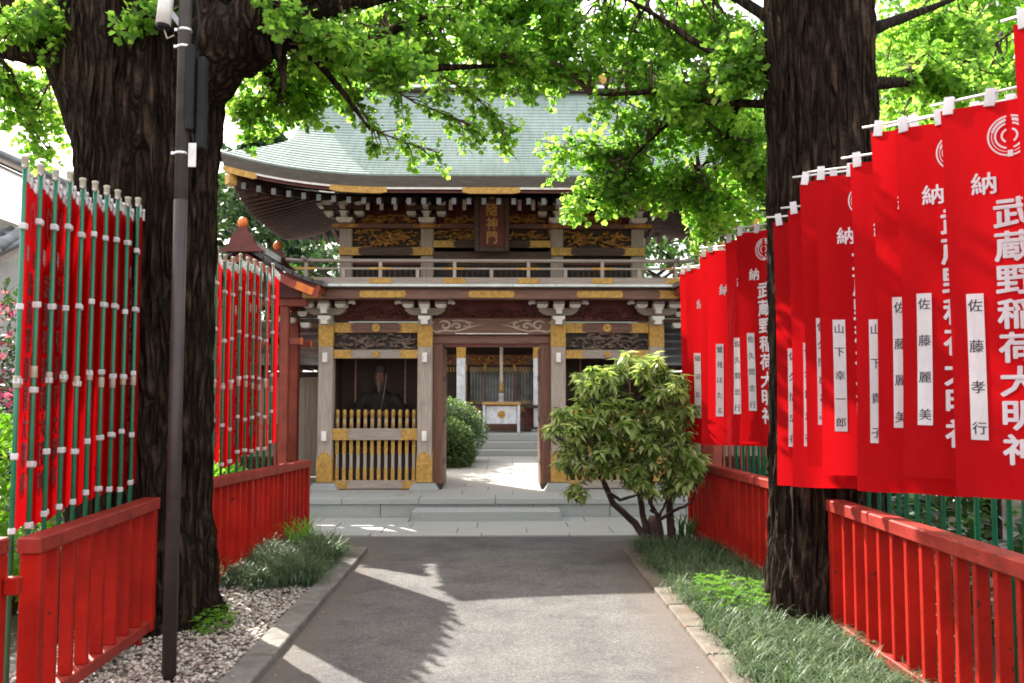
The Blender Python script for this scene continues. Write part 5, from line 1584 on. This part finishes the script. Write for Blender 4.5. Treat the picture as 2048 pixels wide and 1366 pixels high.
bush('leafy_bush', (-3.75, 6.2, 0), [(0, 0, .75, .50, .70), (-.5, .2, .95, .6, .75), (.3, .4, .5, .5, .5), (-.1, -.7, .55, .5, .55)], 4200, .085, 'leaf_bright', 'bright green leafy bush behind the banner poles at the picture edge', 54, flowers=.004)
bush('leafy_bush', (-3.2, 8.6, 0), [(0, 0, .45, .5, .5), (.1, -.9, .4, .45, .45), (0, .8, .45, .45, .5)], 3600, .09, 'leaf_bright', 'green leafy bush behind the far banner poles near the red shelter', 55)
bush('dark_shrub', (3.4, 4.6, 0), [(0, 0, .55, .6, .6), (.1, -1.2, .5, .6, .6), (0, 1.2, .55, .6, .6), (.3, -2.2, .5, .6, .6)], 5000, .10, 'leaf_dark', 'dark evergreen shrub in shade behind the long near fence', 56)
bush('dark_shrub', (3.3, 8.0, 0), [(0, 0, .55, .55, .6), (.1, 1.2, .5, .6, .6), (0, -1.1, .5, .55, .55)], 3600, .10, 'leaf_dark', 'dark evergreen shrub behind the fence next to the leafy shrub', 57)

# the leafy shrub in front of the platform
def leafy_shrub():
    Y0 = 9.4
    base = at(1310, 1082, Y0); base.z = 0
    t = thing('leafy_shrub', base, 'spreading shrub with drooping yellow green leaves and bare crooked stems', 'shrub')
    r_ = random.Random(77)
    P = lambda x, y, dy=0.0: at(x, y, Y0+dy)-base
    stems = [([(1295, 1080), (1270, 1045), (1225, 1005), (1205, 960), (1190, 900), (1150, 850)], .045), ([(1300, 1078), (1285, 1030), (1278, 960), (1270, 880), (1255, 780)], .040),
             ([(1310, 1082), (1318, 1040), (1298, 1000), (1305, 940), (1330, 850)], .030), ([(1345, 1080), (1340, 1030), (1338, 990), (1350, 930), (1345, 850)], .050),
             ([(1215, 985), (1240, 1000), (1275, 990), (1290, 970)], .022), ([(1318, 1040), (1350, 1020), (1385, 1005), (1395, 960)], .022), ([(1300, 1020), (1320, 1030), (1335, 1000), (1330, 970)], .018),
             ([(1205, 960), (1170, 930), (1130, 890)], .020), ([(1275, 900), (1240, 860), (1215, 790)], .018), ([(1338, 990), (1370, 930), (1385, 880)], .022)]
    for k, (pp, ra) in enumerate(stems):
        dy = r_.uniform(-.12, .15)
        fwd = [0.0 if c > 1040 else -.8*min(1, (1040-c)/130) for a, c in pp]
        pts = [P(a, c, dy*min(1, i/2)+fwd[i]) for i, (a, c) in enumerate(pp)]
        if k < 4: pts[0].z = -.02
        fine = []
        for i in range(len(pts)-1):
            for j in range(4): fine.append(pts[i].lerp(pts[i+1], j/4)+Vector(rvec(r_))*.008)
        fine.append(pts[-1])
        MB().tube(fine, [ra*(1-.6*i/len(fine)) for i in range(len(fine))], 9).build('stem', M['stem'], t, True)
    MB().lathe([(.10, -.02), (.11, .08), (.09, .2), (.05, .27)], (.0, .05, 0), 10).build('stump', M['stem'], t, True)
    lv = Leaves(); tw = MB()
    vols = [(1150, 845, 60, 55, 44), (1195, 755, 45, 32, 32), (1275, 730, 50, 32, 34), (1235, 830, 95, 60, 66), (1335, 775, 48, 45, 42), (1350, 850, 55, 60, 46), (1370, 930, 40, 50, 36), (1180, 910, 75, 40, 36), (1270, 900, 65, 50, 40), (1310, 955, 60, 35, 26), (1165, 985, 30, 20, 5)]
    for (x, y, w_, h_, n) in vols:
        for _ in range(n):
            v = rvec(r_); c = P(x+v[0]*w_, y+v[1]*h_, v[2]*.42-.85)
            tw.tube([c-Vector((v[0]*.1, v[2]*.1, .14)), c-Vector((0, 0, .05)), c], [.008, .006, .003], 5, False)
            for ring in range(2):
                m_ = r_.randint(6, 9)
                for k in range(m_):
                    a = 6.283*k/m_+r_.uniform(-.3, .3)
                    up = r_.uniform(-1.3, -.1) if ring else r_.uniform(-.7, .4)
                    ax = Vector((math.cos(a), math.sin(a), up))
                    lv.add(c+Vector((0, 0, -.03*ring)), ax, Vector((0, 0, 1))+Vector(rvec(r_))*.3, r_.uniform(.085, .15))
    tw.build('twigs', M['stem'], t, True)['kind'] = 'stuff'
    place('foliage', lv.mesh('foliage', (LANCE[0]*np.array([1.25, 1, 1.6]), LANCE[1]), M['leaf_shrub']), t)
leafy_shrub()

# ------------------------------------------------------------------ grass, weeds, pebbles
def blades(name, spots, n, length, wid, m, label, seed, lean=.9):
    r_ = np.random.RandomState(seed); V = []; F = []
    seg = 4
    for i in range(n):
        x, y, hz = spots(r_)
        a = r_.uniform(0, 6.283); L = r_.uniform(.65, 1.15)*length*hz
        dx, dy = math.cos(a), math.sin(a); sx, sy = -dy, dx
        le = r_.uniform(.35, lean); w_ = wid*r_.uniform(.7, 1.3)
        b_ = len(V)
        ang = 1.45; px_, pz = 0.0, 0.0
        for k in range(seg+1):
            t = k/seg; hw = w_*(1-t**1.5)*.5+.0004
            V.append((x+dx*px_+sx*hw, y+dy*px_+sy*hw, pz)); V.append((x+dx*px_-sx*hw, y+dy*px_-sy*hw, pz))
            ang -= le*(.45+.55*k)/1.6
            px_ += math.cos(ang)*L/seg; pz = max(.004, pz+math.sin(ang)*L/seg)
        for k in range(seg):
            F.append((b_+2*k, b_+2*k+1, b_+2*k+3, b_+2*k+2))
    o = place(name, np_mesh(name, np.array(V), np.array(F), M[m], True))
    return tag(o, label, 'grass', None, 'stuff')
_t = random.Random(4)
tufR = [(_t.uniform(1.40, 2.42), _t.uniform(2.2, 8.8)) for _ in range(720)]
tufL = [(_t.uniform(-2.5, -1.57), _t.uniform(7.0, 8.74)) for _ in range(240)]
def spotR(r_):
    x, y = tufR[r_.randint(len(tufR))]
    if (x-2.3)**2+(y-5.95)**2 < .2: y -= .6
    return x+r_.normal(0, .03), y+r_.normal(0, .03), 1.0
def spotL(r_):
    x, y = tufL[r_.randint(len(tufL))]
    return x+r_.normal(0, .03), y+r_.normal(0, .03), 1.15+.25*math.sin(x*9+y*5)
blades('border_grass', spotR, 28000, .28, .007, 'mondo', 'fine arching lily turf grass beside the buff kerb and fence', 1)
blades('border_grass', spotL, 12000, .275, .0075, 'mondo', 'dark arching lily turf grass between pebbles and the lane', 2)
blades('blade_plant', lambda r_: (-2.02+r_.normal(0, .06), 8.75+r_.normal(0, .12), 1.0), 60, .50, .022, 'leaf_bright', 'tall bright blade leaves by the red fence end', 3, .5)
blades('blade_plant', lambda r_: (2.02+r_.normal(0, .05), 9.3+r_.normal(0, .05), 1.0), 40, .50, .02, 'leaf_mid', 'upright green blades beside the shrub stems', 4, .5)
def weeds(name, cx, cy, rx, ry, n, label, seed, hmax=.16):
    r_ = random.Random(seed); lv = Leaves()
    for i in range(n):
        a = r_.uniform(0, 6.28); q = math.sqrt(r_.random())
        c = Vector((cx+math.cos(a)*rx*q, cy+math.sin(a)*ry*q, r_.uniform(.03, hmax)))
        for k in range(4):
            g = a+1.57*k; lv.add(c, (math.cos(g), math.sin(g), r_.uniform(-.2, .3)), Vector((0, 0, 1))+Vector(rvec(r_))*.3, r_.uniform(.025, .045))
    o = place(name, lv.mesh(name, OVAL, M['leaf_bright']))
    tag(o, label, 'weeds', None, 'stuff')
weeds('weeds', 1.72, 6.35, .26, .55, 420, 'bright yellow green weeds at the foot of the straight trunk', 1, .22)
weeds('weeds', -1.92, 5.85, .13, .20, 90, 'small bright weeds among pebbles at the foot of the big trunk', 2)
weeds('weeds', -2.5, 5.5, .2, .2, 40, 'few small weeds under the red fence end', 3)

sheet('gravel_bed', [(-3.0, -2), (PL-.185, -2), (PL-.185, 7.2), (-3.0, 7.2)], .012, M['concrete'], 'dusty bed under the white pebbles')
def pebbles():
    r_ = np.random.RandomState(6)
    import bmesh
    bm = bmesh.new(); bmesh.ops.create_icosphere(bm, subdivisions=1, radius=1)
    sv = np.array([tuple(v.co) for v in bm.verts]); bm.verts.ensure_lookup_table(); sf = np.array([[v.index for v in f.verts] for f in bm.faces]); bm.free()
    n = 9000; V = []; F = []
    for i in range(n):
        x = r_.uniform(-2.75, PL-.19); y = 3.3+3.9*r_.random()
        if (x+2.53)**2+(y-6.1)**2 < .21: continue
        s_ = r_.uniform(.008, .016)*np.array([r_.uniform(.9, 1.5), r_.uniform(.8, 1.2), r_.uniform(.55, .85)])
        a = r_.uniform(0, 6.28); c, s = math.cos(a), math.sin(a)
        v = sv*(1+.18*r_.normal(size=(len(sv), 1)))*s_
        tl = r_.uniform(-.5, .5)
        v = v@np.array([[1, 0, 0], [0, math.cos(tl), math.sin(tl)], [0, -math.sin(tl), math.cos(tl)]])
        v = v@np.array([[c, s, 0], [-s, c, 0], [0, 0, 1]])
        F.append(sf+len(V)*len(sv)); V.append(v+np.array([x, y, r_.uniform(.018, .042)]))
    o = place('pebbles', np_mesh('pebbles', np.concatenate(V), np.concatenate(F), M['pebble'], True))
    tag(o, 'white and pinkish pebbles spread between kerb and red fence', 'pebbles', None, 'stuff')
pebbles()
def petals():
    r_ = random.Random(8); lv = Leaves()
    for i in range(110):
        x = r_.uniform(PL+.02, PR-.02); y = r_.uniform(4, 8.8)
        if r_.random() < .4: x = r_.choice((PL+.03+abs(r_.gauss(0, .08)), PR-.03-abs(r_.gauss(0, .08))))
        a = r_.uniform(0, 6.28)
        lv.add((x, y, .010), (math.cos(a), math.sin(a), .05), (r_.uniform(-.2, .2), r_.uniform(-.2, .2), 1), r_.uniform(.010, .024))
    for i in range(170):
        x, y = (r_.uniform(-2.4, PL-.02), r_.uniform(4, 7.1)) if i % 2 else (PR+r_.uniform(.0, .2), r_.uniform(4, 8.7))
        a = r_.uniform(0, 6.28)
        lv.add((x, y, (.062 if x < 0 else .048)), (math.cos(a), math.sin(a), .1), (r_.uniform(-.3, .3), r_.uniform(-.3, .3), 1), r_.uniform(.012, .03))
    o = place('fallen_leaves', lv.mesh('fallen_leaves', OVAL, mat('litter', (.42, .38, .30), (.16, .11, .07), 9, .8)))
    tag(o, 'scattered dry petals and leaf bits on the asphalt path', 'litter', None, 'stuff')
petals()
